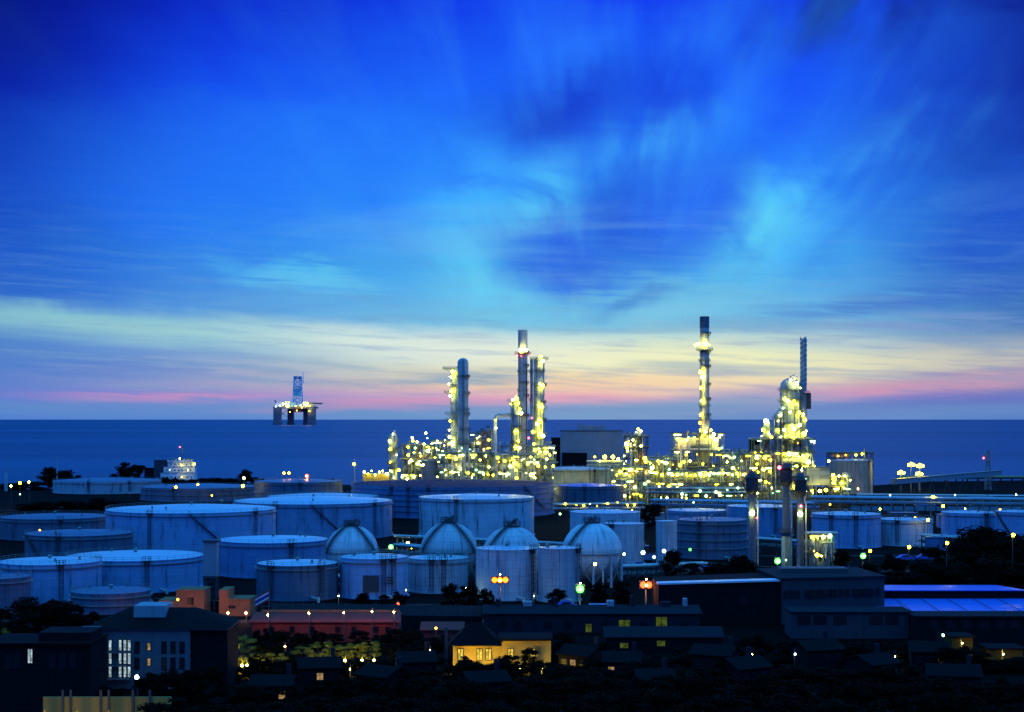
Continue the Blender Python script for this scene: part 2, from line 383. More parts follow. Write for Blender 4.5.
# ------------------------------------------------------------------ ground and sea
shore = []
for i in range(61):
    x = -2600 + 5200 * i / 60
    y = 1330 + 50 * math.sin(i * .7) + rnd.uniform(-18, 18) - (110 if 20 <= i <= 33 else 0) + (60 if x > 250 else 0)
    shore.append((x, y))
struct('ground', MB().add([(x, y, 0) for x, y in shore] + [(x, -400, 0) for x, y in shore],
       [(i + 1, i, 61 + i, 62 + i) for i in range(60)]), M['ground'])
g = MB()
for i in range(60):
    (x, y), (x2, y2) = shore[i], shore[i + 1]
    g.add([(x, y, -.02), (x2, y2, -.02), (x2, y2 + 9, -3.4), (x, y + 9, -3.4)], [(3, 2, 1, 0)])
struct('shore_bank', g, M['conc'])
struct('sea', MB().add([(-90000, 900, -3), (90000, 900, -3), (90000, 90000, -3), (-90000, 90000, -3)], [(0, 1, 2, 3)]), M['sea'])

# ------------------------------------------------------------------ storage tanks
TANKS = []
TG = 'storage tanks in the tank farm'
def tank(label, p0, p1, ytop, df, mat='tank', roof='roof', ladders=(), stair=None, girders=1, hatch=True, lamps=(), group=TG, rise=.05, rails=True):
    w = (p1 - p0) / 2; pc = (p0 + p1) / 2; rad = w * df / (F - w); dc = df + rad
    h = Z(ytop, df); n = 72 if rad > 14 else 48
    t = thing('storage_tank', label, 'storage tank', (X(pc, dc), dc, 0), 0, group); TANKS.append((label, X(pc, dc), dc, rad))
    off = math.atan2(X(pc, dc), dc)                       # bearing of the tank, so that the shell's near side faces the eye
    def on(px, r):                                        # a point of the near side of the shell at that column
        s = max(-.98, min(.98, (px - pc) / w)); a = -math.pi / 2 + math.asin(s) - off
        return r * math.cos(a), r * math.sin(a), a
    MB().lathe([(rad + .5, 0), (rad + .5, .4), (rad, .4), (rad, h), (rad + .16, h), (rad + .16, h + .25), (rad - .25, h + .25)], n).build('shell', M[mat], t)
    rf = MB().lathe([(rad - .25, h + .22), (rad * .5, h + .22 + rad * rise * .62), (.6, h + .22 + rad * rise), (.001, h + .22 + rad * rise)], n)
    rf.build('roof', M[roof], t, sharp=20)
    if rad > 6:
        v = MB().cyl((0, 0, h + rad * rise), (0, 0, h + rad * rise + 1.0), .45, .45, 10).cyl((0, 0, h + rad * rise + 1.0), (0, 0, h + rad * rise + 1.25), .8, .3, 10)
        for k in range(2):
            a = rnd.uniform(0, 6.28); q = rad * .6
            MB().cyl((0, 0, h + .2), (0, 0, h + rad * rise * .5 + 1.2), .35, .35, 8).build('roof_nozzle', M['steel'], t, (q * math.cos(a), q * math.sin(a), 0))
        v.build('roof_vent', M['steel'], t)
    for k in range(girders):
        z = h - 1.0 - k * h / (girders + .6)
        MB().lathe([(rad, z - .12), (rad + .55, z - .12), (rad + .55, z + .12), (rad, z + .12)], n).build('wind_girder', M['steel'], t)
    if rails:
        MB().rail(rad + .05, h + .25, 0, 2 * math.pi, int(min(72, max(26, rad * 2.4))), 1.1, .07).build('railing', M['steel'], t)
    for px in ladders:
        x, y, a = on(px, rad + .45); x2, y2, _ = on(px, rad + 1.0); l = MB()
        tx, ty = -math.sin(a) * .55, math.cos(a) * .55
        for s in (-1, 1):
            l.bar((x + tx * s, y + ty * s, 0.2), (x + tx * s, y + ty * s, h + 1.3), .13); l.bar((x2 + tx * s, y2 + ty * s, 2.5), (x2 + tx * s, y2 + ty * s, h + 1.3), .1)
        for k in range(int(h / .45)): l.bar((x - tx, y - ty, .5 + k * .45), (x + tx, y + ty, .5 + k * .45), .07)
        for k in range(int(h / 1.2) - 1):
            z = 2.5 + k * 1.2; l.bar((x2 - tx, y2 - ty, z), (x2 + tx, y2 + ty, z), .1)
            for s in (-1, 1): l.bar((x + tx * s, y + ty * s, z), (x2 + tx * s, y2 + ty * s, z), .1)
        l.build('ladder', M['dark'], t)
        if hatch:
            q = MB().box((x, y, h + .15), (2.6, 1.6, .2), a + math.pi / 2)
            for s in (-1, 1): q.bar((x + tx * 2.2 * s, y + ty * 2.2 * s, h + .2), (x + tx * 2.2 * s, y + ty * 2.2 * s, h + 1.5), .12)
            q.bar((x - tx * 2.2, y - ty * 2.2, h + 1.5), (x + tx * 2.2, y + ty * 2.2, h + 1.5), .12).bar((x - tx * 2.2, y - ty * 2.2, h + .9), (x + tx * 2.2, y + ty * 2.2, h + .9), .12)
            q.box((x, y, h - .5), (1.5, .9, 1.2), a + math.pi / 2)
            q.build('gauge_platform', M['dark'], t)
    if stair:
        pa, pb, zb = stair; N_ = 34; s_ = MB(); prev = None
        for k in range(N_ + 1):
            u = k / N_; z = h + .2 + (zb - h) * u; p_ = pa + (pb - pa) * u
            a = on(p_, rad + .1); b_ = on(p_, rad + 1.15)
            s_.bar((a[0], a[1], z), (b_[0], b_[1], z), .3, .08)
            if prev:
                s_.bar(prev[0], (b_[0], b_[1], z - .1), .14, .4); s_.bar(prev[1], (b_[0], b_[1], z + 1.1), .09); s_.bar(prev[2], (a[0], a[1], z - .1), .14, .4)
            if k % 3 == 0: s_.bar((b_[0], b_[1], z), (b_[0], b_[1], z + 1.1), .08)
            prev = ((b_[0], b_[1], z - .1), (b_[0], b_[1], z + 1.1), (a[0], a[1], z - .1))
        s_.build('spiral_stair', M['dark'], t)
    # inlet pipe and manway at the foot
    x, y, a = on(pc + w * .35, rad - .2); x2, y2, _ = on(pc + w * .35, rad + 5)
    MB().cyl((x, y, 1.0), (x2, y2, 1.0), .35, .35, 10).cyl((x2, y2, 0), (x2, y2, 1.5), .4, .4, 10).build('inlet_pipe', M['pipe'], t)
    for px, z, kind, r in lamps:
        x, y, _ = on(px, rad + 1.2); lamp(t, (x, y, z), kind, r)
    return t
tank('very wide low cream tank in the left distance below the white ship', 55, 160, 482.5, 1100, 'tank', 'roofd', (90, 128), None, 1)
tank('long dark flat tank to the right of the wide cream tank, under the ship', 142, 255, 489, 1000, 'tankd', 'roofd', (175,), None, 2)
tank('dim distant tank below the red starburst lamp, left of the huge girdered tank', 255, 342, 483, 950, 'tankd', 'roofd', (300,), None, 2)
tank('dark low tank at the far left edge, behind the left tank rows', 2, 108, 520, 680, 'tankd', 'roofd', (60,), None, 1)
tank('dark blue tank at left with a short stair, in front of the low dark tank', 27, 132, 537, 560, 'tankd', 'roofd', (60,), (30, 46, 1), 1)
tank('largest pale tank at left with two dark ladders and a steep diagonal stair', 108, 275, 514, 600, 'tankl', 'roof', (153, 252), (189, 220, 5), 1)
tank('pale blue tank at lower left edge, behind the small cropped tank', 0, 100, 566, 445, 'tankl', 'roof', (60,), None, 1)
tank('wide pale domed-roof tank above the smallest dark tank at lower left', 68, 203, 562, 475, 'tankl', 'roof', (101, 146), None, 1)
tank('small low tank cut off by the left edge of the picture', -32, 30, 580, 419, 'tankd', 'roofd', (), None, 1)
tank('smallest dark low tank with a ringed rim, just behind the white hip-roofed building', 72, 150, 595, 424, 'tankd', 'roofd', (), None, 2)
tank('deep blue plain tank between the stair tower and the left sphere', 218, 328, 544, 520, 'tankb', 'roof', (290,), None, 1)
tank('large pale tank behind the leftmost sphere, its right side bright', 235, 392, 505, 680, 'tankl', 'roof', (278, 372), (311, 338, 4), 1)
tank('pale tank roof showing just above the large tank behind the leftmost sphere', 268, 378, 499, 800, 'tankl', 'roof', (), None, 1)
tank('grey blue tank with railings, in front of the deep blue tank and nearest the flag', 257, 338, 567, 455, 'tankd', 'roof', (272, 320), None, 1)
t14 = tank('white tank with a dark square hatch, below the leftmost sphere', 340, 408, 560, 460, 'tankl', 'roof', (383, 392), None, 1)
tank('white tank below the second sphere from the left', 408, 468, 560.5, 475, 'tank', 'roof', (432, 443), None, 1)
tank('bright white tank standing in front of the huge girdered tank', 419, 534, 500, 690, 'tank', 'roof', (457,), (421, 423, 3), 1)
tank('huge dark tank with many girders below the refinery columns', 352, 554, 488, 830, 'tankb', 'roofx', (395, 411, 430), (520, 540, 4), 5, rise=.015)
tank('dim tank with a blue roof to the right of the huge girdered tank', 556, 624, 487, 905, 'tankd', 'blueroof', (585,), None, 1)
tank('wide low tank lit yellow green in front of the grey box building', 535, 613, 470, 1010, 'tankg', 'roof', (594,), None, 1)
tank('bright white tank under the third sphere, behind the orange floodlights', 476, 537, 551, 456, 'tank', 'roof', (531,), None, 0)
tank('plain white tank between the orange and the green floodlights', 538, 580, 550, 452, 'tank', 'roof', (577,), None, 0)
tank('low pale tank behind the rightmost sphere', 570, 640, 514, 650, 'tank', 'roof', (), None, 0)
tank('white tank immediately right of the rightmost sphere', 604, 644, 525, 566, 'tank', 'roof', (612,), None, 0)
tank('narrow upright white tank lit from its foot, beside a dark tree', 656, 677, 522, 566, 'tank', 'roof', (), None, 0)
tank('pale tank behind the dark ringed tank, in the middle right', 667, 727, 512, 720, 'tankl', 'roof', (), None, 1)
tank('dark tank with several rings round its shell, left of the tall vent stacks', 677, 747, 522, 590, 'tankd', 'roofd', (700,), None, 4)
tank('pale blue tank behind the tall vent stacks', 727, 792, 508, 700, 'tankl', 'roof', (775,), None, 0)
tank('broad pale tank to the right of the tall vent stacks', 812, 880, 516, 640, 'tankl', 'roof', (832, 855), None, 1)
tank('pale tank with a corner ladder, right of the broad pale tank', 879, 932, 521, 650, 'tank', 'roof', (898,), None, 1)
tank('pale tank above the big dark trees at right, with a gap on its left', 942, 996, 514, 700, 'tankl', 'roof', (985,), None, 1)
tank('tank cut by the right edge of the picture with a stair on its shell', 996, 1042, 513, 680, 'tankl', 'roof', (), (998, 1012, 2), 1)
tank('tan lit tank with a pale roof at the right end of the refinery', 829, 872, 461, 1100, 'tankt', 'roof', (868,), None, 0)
for i, a in enumerate(TANKS):
    for b_ in TANKS[:i]:
        dd = math.hypot(a[1] - b_[1], a[2] - b_[2]) - a[3] - b_[3]
        if dd < .8: print('TANK CLASH', round(dd, 1), a[0][:40], '|', b_[0][:40])
# the dark hatch on the white tank, and pale name strips
hx = MB(); hx.box((0, -10.3, 4.6), (4.6, .5, 4.6)).build('hatch', M['dark'], t14)
q = MB(); q.box((5.5, -8.9, 6.2), (2.0, .3, .35), .55).box((5.5, -8.9, 5.4), (2.0, .3, .35), .55).box((5.5, -8.9, 4.6), (2.0, .3, .35), .55).build('marking', M['dark'], t14)

# ------------------------------------------------------------------ gas spheres
def sphere_tank(label, pc, rp, cy, d, stair_side=1, second=False):
    r = rp * d / F; zc = Z(cy, d)
    t = thing('gas_sphere', label, 'gas sphere', (X(pc, d), d, 0), 0, 'gas spheres in a row')
    MB().ball((0, 0, 0), r, 48, 28).build('shell', M['sphere'], t, (0, 0, zc))
    for k in range(10):
        a = 2 * math.pi * (k + .5) / 10
        MB().cyl((0, 0, 0), (0, 0, zc - .2), .42, .42, 10).build('leg', M['tank'], t, ((r + .1) * math.cos(a), (r + .1) * math.sin(a), 0))
    b_ = MB()
    for k in range(10):
        a, a2 = 2 * math.pi * (k + .5) / 10, 2 * math.pi * (k + 1.5) / 10
        p, q_ = ((r + .1) * math.cos(a), (r + .1) * math.sin(a)), ((r + .1) * math.cos(a2), (r + .1) * math.sin(a2))
        b_.bar((*p, 1), (*q_, zc - 2), .2).bar((*p, zc - 2), (*q_, 1), .2)
    b_.build('brace', M['steel'], t)
    MB().lathe([(r + .05, -.14), (r + .5, -.14), (r + .5, .14), (r + .05, .14)], 48).build('equator_walkway', M['steel'], t, (0, 0, zc - .2))
    MB().rail(r + .5, zc, 0, 2 * math.pi, 40, 1.1, .07).build('railing', M['steel'], t)
    p = MB().cyl((0, 0, zc + r - .3), (0, 0, zc + r + .25), 2.6, 2.6, 20).rail(2.6, zc + r + .25, 0, 2 * math.pi, 12, 1.2, .13)
    for k in range(6): p.cyl((rnd.uniform(-1.8, 1.8), rnd.uniform(-1.8, 1.8), zc + r), (rnd.uniform(-1.8, 1.8), 0, zc + r + rnd.uniform(1, 2.4)), .22, .22, 8)
    p.build('top_platform', M['dark'], t)
    for sd in ((stair_side, -stair_side) if second else (stair_side,)):
        s_ = MB(); prev = None
        for k in range(29):
            e = R(82 - 84 * k / 28); az = R(-90 + sd * (15 + 42 * (k / 28)))
            def pt(q_): return Vector((q_ * math.cos(e) * math.cos(az), q_ * math.cos(e) * math.sin(az), zc + q_ * math.sin(e)))
            a, c = pt(r + .1), pt(r + .75); c2 = c + Vector((0, 0, 1.0)); tn = Vector((-math.sin(az), math.cos(az), 0)) * .36
            s_.bar(c - tn, c + tn, .5, .15)
            if prev:
                for s in (-1, 1): s_.bar(prev[0] + prev[2] * s, c + tn * s, .12, .3); s_.bar(prev[1] + prev[2] * s, c2 + tn * s, .1)
            if k % 2 == 0:
                for s in (-1, 1): s_.bar(c + tn * s, c2 + tn * s, .09)
                s_.bar(a, c, .12)
            prev = (c, c2, tn)
        s_.build('arched_stair', M['dark'], t)
    MB().tube([(r * .3, -r - 2.2, .2), (r * .3, -r - 2.2, zc * .5), (r * .3, -r * .7, zc * .52)], .25, 8).build('drain_pipe', M['pipe'], t)
sphere_tank('leftmost gas sphere, deep blue, between two wide tanks', 352, 26, 551, 505, 1, True)
sphere_tank('second gas sphere from left with two dark stairs over its dome', 449, 28.5, 550.5, 505, 1, True)
sphere_tank('third gas sphere, its dome above a bright white tank by the orange lamps', 512, 30, 556, 490, -1)
sphere_tank('rightmost gas sphere standing clear on white legs', 592, 30, 552, 500, -1)

# ------------------------------------------------------------------ refinery
def base(px, d): return (X(px, d), d, 0)
def loc(t, px, py, d): return (X(px, d) - t.location.x, d - t.location.y, Z(py, d))
def lamps_at(t, pts, d, r=.75, kind=None):
    for q in pts:
        k = q[2] if len(q) > 2 else (kind or rnd.choice(['warm', 'warm', 'pale', 'pale', 'pale', 'green']))
        lamp(t, loc(t, q[0] + rnd.uniform(-.3, .3), q[1], d), k, (q[3] if len(q) > 3 else r) * rnd.choice([.55, .75, .9, 1.0, 1.25]))
def ring_platform(t, rad, z, w=1.5, c=(0, 0), mat='steelg', a0=0, a1=2 * math.pi):
    n = 20; p = MB(); full = a1 - a0 > 6.2
    P_ = [(a0 + (a1 - a0) * i / n) for i in range(n + 1)]
    for a, b_ in zip(P_, P_[1:]):
        q = [(rad * math.cos(a), rad * math.sin(a)), ((rad + w) * math.cos(a), (rad + w) * math.sin(a)), ((rad + w) * math.cos(b_), (rad + w) * math.sin(b_)), (rad * math.cos(b_), rad * math.sin(b_))]
        p.prism([(x + c[0], y + c[1]) for x, y in q], z - .12, z + .12)
    p.rail(rad + w - .05, z + .1, a0, a1, n, 1.2, .12, c)
    for a in P_[::4]:
        p.bar((c[0] + rad * .98 * math.cos(a), c[1] + rad * .98 * math.sin(a), z - 1.5), (c[0] + (rad + w) * math.cos(a), c[1] + (rad + w) * math.sin(a), z - .1), .14)
    return p.build('platform', M[mat], t)
def column(label, p0, p1, ytop, d, plats=(), lamps=(), dome=True, mat='column', cat='distillation column', ladder=-.5, riser=.6, taper=1.0, group=None, pw=1.6):
    rad = (p1 - p0) / 2 * d / F; pc = (p0 + p1) / 2; h = Z(ytop, d)
    t = thing('distillation_column' if cat == 'distillation column' else 'chimney_stack', label, cat, base(pc, d), 0, group)
    prof = [(rad * 1.25, 0), (rad * 1.25, .6), (rad * 1.02, .6), (rad, h * .12)]
    if dome: prof += [(rad * taper, h - rad * .8)] + [(max(.01, rad * taper * math.cos(a)), h - rad * .8 + rad * .8 * math.sin(a)) for a in (R(25), R(50), R(70), R(90))]
    else: prof += [(rad * taper, h), (rad * taper * .86, h), (rad * taper * .86, h - 3)]
    MB().lathe(prof, 28).build('shell', M[mat], t)
    for k in (.3, .52, .74):
        q = rad * (1 + (taper - 1) * k)
        MB().lathe([(q, h * k - .15), (q + .3, h * k - .15), (q + .3, h * k + .15), (q, h * k + .15)], 28).build('stiffener_ring', M['steelg'], t)
    for p in plats:
        z = Z(p[0], d); k = z / h; w = p[1] if len(p) > 1 else pw; cx = p[2] if len(p) > 2 else 0
        ring_platform(t, rad * (1 + (taper - 1) * k), z, w, (cx, 0), p[3] if len(p) > 3 else 'steelg')
    if ladder is not None:
        x = rad * ladder; y = -math.sqrt(max(.1, rad * rad - x * x)) - .5; l = MB()
        for s in (-.4, .4): l.bar((x + s, y, 1), (x + s, y, h - 1), .13)
        for k in range(int(h / .8)): l.bar((x - .4, y, 1 + k * .8), (x + .4, y, 1 + k * .8), .09)
        for k in range(int(h / 2.4)): l.bar((x - .5, y - .6, 2 + k * 2.4), (x + .5, y - .6, 2 + k * 2.4), .12).bar((x - .5, y - .6, 2 + k * 2.4), (x - .4, y, 2 + k * 2.4), .1).bar((x + .5, y - .6, 2 + k * 2.4), (x + .4, y, 2 + k * 2.4), .1)
        l.build('ladder', M['dark'], t)
    if rad > 2.2:
        z = h * .2
        while z < h - 5:
            a = rnd.uniform(-2.6, -1.2); ring_platform(t, rad * (1 + (taper - 1) * z / h), z, 1.1, (0, 0), 'dark', a, a + rnd.uniform(1.6, 2.6)); z += rnd.uniform(8, 13)
        for s in (-.8, .25, .85) if dome else (.8,):
            x = rad * s; y = -math.sqrt(max(.1, rad * rad - x * x)) - .35
            MB().tube([(x, y, rnd.uniform(2, h * .3)), (x, y, h * rnd.uniform(.6, .95)), (x * .8, y * .5, h * .96)], rnd.uniform(.14, .3), 6).build('side_pipe', M[rnd.choice(['pipe', 'steel', 'dark'])], t)
    if riser is not None and dome:
        x = rad * riser; y = -math.sqrt(max(.1, rad * rad - x * x)) - .5
        MB().tube([(0, 0, h - .3), (0, 0, h + 1.4), (x * .6, y * .6, h + 1.6), (x, y, h - .6), (x, y, 3)], .38, 8).build('overhead_pipe', M['pipe'], t)
    lamps_at(t, lamps, d - rad - pw * .8)
    return t, h, rad
def drum(t, c, L, r, mat='pipe', rot=0):
    e = .5 * r; p = MB(); st = len(p.v)
    pr = [(.01, -L / 2 - e), (r * .6, -L / 2 - e * .75), (r, -L / 2), (r, L / 2), (r * .6, L / 2 + e * .75), (.01, L / 2 + e)]
    p.lathe(pr, 16); q = Matrix.Rotation(rot, 3, 'Z') @ Matrix.Rotation(R(90), 3, 'Y')
    p.v = [tuple(q @ Vector(v)) for v in p.v]
    for s in (-.3, .3): p.box((s * L, 0, -r - .25), (.5, r * 1.3, r * .9), 0)
    return p.build('drum', M[mat], t, c)
def frame(label, p0, p1, ytop, d, depth=14, nx=3, lev=4, pipes=14, drums=2, lamps=(), nl=0, mat='steelg', lk=None, name='process_structure', cat='process structure', py=None, brace=True, hpipes=4, lr=.62, ybot=None, group=None):
    h = Z(ytop, d); pc = (p0 + p1) / 2; W = (p1 - p0) * d / F
    z0 = Z(ybot, d) if ybot else 0.0
    t = thing(name, label, cat, base(pc, d), 0, group)
    xs = [-W / 2 + W * i / nx for i in range(nx + 1)]; zs = [h * (k + 1) / lev for k in range(lev)]
    f = MB(); ys = (0, depth / 2, depth)
    for x in xs:
        for y in ys: f.bar((x, y, 0), (x, y, h), .42)
        for z in zs: f.bar((x, 0, z), (x, depth, z), .34)
    for z in zs:
        for y in ys: f.bar((xs[0], y, z), (xs[-1], y, z), .38)
    if brace:
        for i in range(nx):
            for k in range(lev):
                if (i + k) % 2 == 0:
                    za, zb = ([0] + zs)[k], zs[k]; f.bar((xs[i], 0, za), (xs[i + 1], 0, zb), .22).bar((xs[i], depth, zb), (xs[i + 1], depth, za), .22)
    f.build('frame', M[mat], t)
    for z in zs:
        g_ = MB().bx(xs[0] - .6, xs[-1] + .6, .3, depth + .6, z + .2, z + .34)
        for a, b_ in (((xs[0] - .6, -.4), (xs[-1] + .6, -.4)), ((xs[0] - .6, -.4), (xs[0] - .6, depth)), ((xs[-1] + .6, -.4), (xs[-1] + .6, depth))):
            m_ = max(2, int((abs(b_[0] - a[0]) + abs(b_[1] - a[1])) / 2.2))
            for q in (.6, 1.2): g_.bar((*a, z + q), (*b_, z + q), .09)
            for k in range(m_ + 1): g_.bar((a[0] + (b_[0] - a[0]) * k / m_, a[1] + (b_[1] - a[1]) * k / m_, z), (a[0] + (b_[0] - a[0]) * k / m_, a[1] + (b_[1] - a[1]) * k / m_, z + 1.2), .09)
        g_.bx(xs[0] - .6, xs[-1] + .6, -.5, .3, z + .2, z + .3)
        g_.build('deck', M['dark'], t)
    drums += 3; pipes = min(56, int(pipes * 1.5)); hpipes += 6
    for k in range(drums):
        z = rnd.choice([0] + zs[:-1]); L = rnd.uniform(.3, .5) * W; r = min(depth / 2 - 1.2, rnd.uniform(1.0, 2.3))
        drum(t, (rnd.uniform(-W / 2 + L / 2, W / 2 - L / 2), rnd.uniform(r + 1, depth - r - 1), z + r + 1.0), L, r, rnd.choice(['pipe', 'columnl', 'tank', 'steel']))
    for k in range(pipes):
        x = rnd.uniform(xs[0], xs[-1]); y = rnd.uniform(-.9, -.35) if k % 2 else rnd.uniform(1, depth - 1)
        za = rnd.choice([.5] + zs[:-1]) * rnd.uniform(.3, 1); zb = min(h + 3, za + rnd.uniform(.3, .8) * h); r = rnd.uniform(.16, .42); dxp = rnd.uniform(-4, 4)
        MB().tube([(x, y, za), (x, y, zb), (max(xs[0], min(xs[-1], x + dxp)), y + .1, zb + .05), (max(xs[0], min(xs[-1], x + dxp)), y + 1.2, max(.4, zb - 2.4))], r, 6).build('pipe', M[rnd.choice(['pipe', 'pipe', 'steel', 'steelg', 'steel', 'rust', 'columnl', 'pipey'])], t)
    for k in range(hpipes):
        z = rnd.choice(zs) + .8; y = rnd.uniform(.8, depth - .8); r = rnd.uniform(.2, .5)
        MB().cyl((xs[0] - 1.5, y, z), (xs[-1] + 1.5, y, z), r, r, 8).build('pipe', M[rnd.choice(['pipe', 'pipe', 'pipey', 'steel'])], t)
    lamps_at(t, lamps, d - 1.0)
    for k in range(nl):
        z = rnd.choice(zs) + rnd.uniform(-2.4, -1.2); x = xs[rnd.randrange(nx + 1)] + rnd.uniform(-2.5, 2.5)
        if k % 5 < 2: tube_lamp(t, (max(xs[0] + 1, min(xs[-1] - 1, x)), -.8, max(2, rnd.choice(zs) - .55)), rnd.choice(['pale', 'warm', 'green']), rnd.uniform(1.6, 3.4)); continue
        lamp(t, (max(xs[0], min(xs[-1], x)), rnd.choice([-1.2, -1.2, -.9, depth * .45]), max(2, z)), lk or rnd.choice(['warm', 'warm', 'pale', 'pale', 'pale', 'sod', 'green']), lr * rnd.choice([.45, .6, .8, 1.0, 1.3]))
    return t, h, W, zs
def rack(label, a, b, z, w=6, n=8, npipe=7, lampn=0, lk='warm', lift=2, name='pipe_rack', cat='pipe rack', mat='steel', pmats=('pipe', 'tank', 'steel', 'columnl'), lr=.6, roof=None):
    """long pipe bridge between two ground points (x, y)"""
    a, b = Vector((*a, 0)), Vector((*b, 0)); L = (b - a).length; rz = math.atan2(b.y - a.y, b.x - a.x)
    t = thing(name, label, cat, (a + b) / 2, rz); f = MB()
    for i in range(n + 1):
        x = -L / 2 + L * i / n
        for y in (-w / 2, w / 2): f.bar((x, y, 0), (x, y, z + .4), .36)
        for k in range(lift): f.bar((x, -w / 2, z - k * 2.4), (x, w / 2, z - k * 2.4), .34)
        if i < n:
            for y in (-w / 2, w / 2): f.bar((x, y, z - 2.4 * (lift - 1)), (x + L / n, y, z), .18)
    for y in (-w / 2, w / 2):
        for k in range(lift): f.bar((-L / 2, y, z - k * 2.4), (L / 2, y, z - k * 2.4), .32)
    f.build('frame', M[mat], t)
    for k in range(npipe):
        lv = k % lift; y = -w / 2 + .6 + (w - 1.2) * (k // lift) / max(1, (npipe - 1) // lift); r = rnd.uniform(.22, .48)
        MB().cyl((-L / 2 - 2, y, z - lv * 2.4 + r + .2), (L / 2 + 2, y, z - lv * 2.4 + r + .2), r, r, 8).build('pipe', M[pmats[k % len(pmats)]], t)
    if roof: MB().bx(-L / 2, L / 2, -w / 2 - .4, w / 2 + .4, z + 2.0, z + 2.2).build('roof_sheet', M[roof], t)
    for k in range(lampn):
        lamp(t, (-L / 2 + L * (k + .5) / lampn + rnd.uniform(-1.5, 1.5), -w / 2 - .9, z + rnd.uniform(-.6, 1.4)), lk if isinstance(lk, str) else rnd.choice(lk), lr * rnd.choice([.5, .7, .9, 1.2]))
    return t
MIX = ['warm', 'warm', 'pale', 'warm', 'sod']

# -- left block
t = thing('compressor_shed', 'low lit shed with a row of yellow lamps at the left end of the refinery', 'shed', base(376, 965))
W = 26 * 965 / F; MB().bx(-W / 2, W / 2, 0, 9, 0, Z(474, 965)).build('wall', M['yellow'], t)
MB().bx(-W / 2 - .4, W / 2 + .4, -.6, 9.6, Z(474, 965), Z(474, 965) + .35).build('roof', M['steel'], t)
lamps_at(t, [(364, 472), (368, 474), (372, 471), (375, 475), (379, 472), (383, 471), (387, 474)], 962, .85)
column('slim separate column left of the refinery with lamps up its left side', 388.5, 397.5, 433, 990, [(441, 1.4), (452, 1.2), (463, 1.4)],
       [(393, 434, 'pale', .8), (390, 441), (390, 449, 'warm', .9), (390, 462, 'warm', 1.0), (391, 471), (397, 455), (394, 478), (399, 470)])
frame('crowded lamp-lit steel structure right of the slim separate column', 402, 432, 446, 985, 16, 4, 4, 18, 3,
      [(412, 438, 'pale', .7), (413, 441), (417, 442), (426, 433, 'pale', .85), (427, 438), (424, 444), (408, 447), (408, 455, 'warm', .9), (420, 453), (421, 456, 'sod', .8), (411, 460), (415, 448), (428, 451, 'pale', .9), (418, 464, 'pale', .8), (407, 479, 'pale'), (414, 477, 'pale', .9), (421, 465, 'pale')], 22)
t = thing('process_vessel', 'stout grey upright vessel with flat top in front of the left lamp-lit structure', 'process vessel', base(429.5, 955))
rv = 8.5 * 955 / F; hv = Z(461, 955); MB().lathe([(rv, 0), (rv, hv), (rv + .25, hv), (rv + .25, hv + .4), (.01, hv + 1.0)], 32).build('shell', M['tankd'], t)
MB().rail(rv, hv + .4, 0, 6.283, 16, 1.1, .1).build('railing', M['steel'], t); lamps_at(t, [(423, 465, 'pale'), (437, 477, 'pale', .9)], 945)
frame('two-storey lit structure between the left structure and the twin columns', 432, 455, 442, 1010, 14, 3, 4, 16, 3, [(433, 444), (437, 441), (441, 443, 'sod'), (445, 440), (449, 444, 'sod'), (452, 442), (436, 448), (443, 452, 'pale', .9), (449, 455, 'sod')], 20)
column('tall dark column of the twin pair, round-topped and the higher one', 457.5, 468.5, 358, 1000, [(377, 1.0), (410, .8), (440, 1.2)], [(459, 452, 'pale'), (462, 448)], riser=None, ladder=.1)
column('shorter half of the twin columns, with lit platforms on its left', 450.5, 463, 369, 1012, [(369, 3.4, -1.6), (393, 2.6, -1.4), (414, 2.2, -1.2), (420, 2.0, -1.2), (436, 2.4, -1)],
       [(453, 372, 'warm', 1.5), (451, 377, 'pale', .8), (449, 384, 'pale', .7), (452, 391, 'warm', 1.5), (450, 396, 'pale', .8), (450, 421, 'warm'), (449, 430, 'pale', 1.0), (450, 437), (452, 445, 'pale')], pw=3.0, ladder=.2)
frame('dark steel structure with thin vents between the twin columns and the pipe bend', 470, 494, 434, 1015, 16, 4, 5, 20, 3, [(477, 438, 'pale', .9), (478, 443), (484, 449, 'pale'), (473, 452), (489, 440)], 10, mat='dark')
for i, (px, py, lb) in enumerate([(482, 430, 'thin vent pipe beside the dark steel structure, the left one'), (488, 427.5, 'thin vent pipe beside the dark steel structure, the tallest one'), (491.5, 432, 'thin vent pipe beside the dark steel structure, nearest the pipe bend')]):
    t = thing('vent_pipe', lb, 'vent pipe', base(px, 1034), 0, 'thin vent pipes'); hh = Z(py, 1034)
    MB().cyl((0, 0, 0), (0, 0, hh), .7, .55, 10).build('shaft', M['column'], t); MB().lathe([(.6, hh), (1.0, hh + .1), (1.0, hh + .8), (.01, hh + 1.3)], 12).build('cap', M['dark'], t)
t = thing('process_duct', 'pale grey duct bending over like an inverted U beside the chimney', 'duct', base(502, 1000)); a, c, zt = X(495, 1000), X(512.5, 1000), Z(415, 1000)
pts = [(a, 0, 0), (a, 0, zt - 3)] + [(a + 3 - 3 * math.cos(R(q)), 0, zt - 3 + 3 * math.sin(R(q))) for q in (22, 45, 67, 90)] + [(c, 0, zt)]
d_ = MB().tube(pts, 1.25, 14)
for p in pts: d_.ball(p, 1.25, 14, 8)
d_.v = [(x - X(502, 1000), y, z) for x, y, z in d_.v]; d_.build('bent_pipe', M['columnl'], t)
lamps_at(t, [(496, 420, 'warm', .8), (496, 428)], 997)
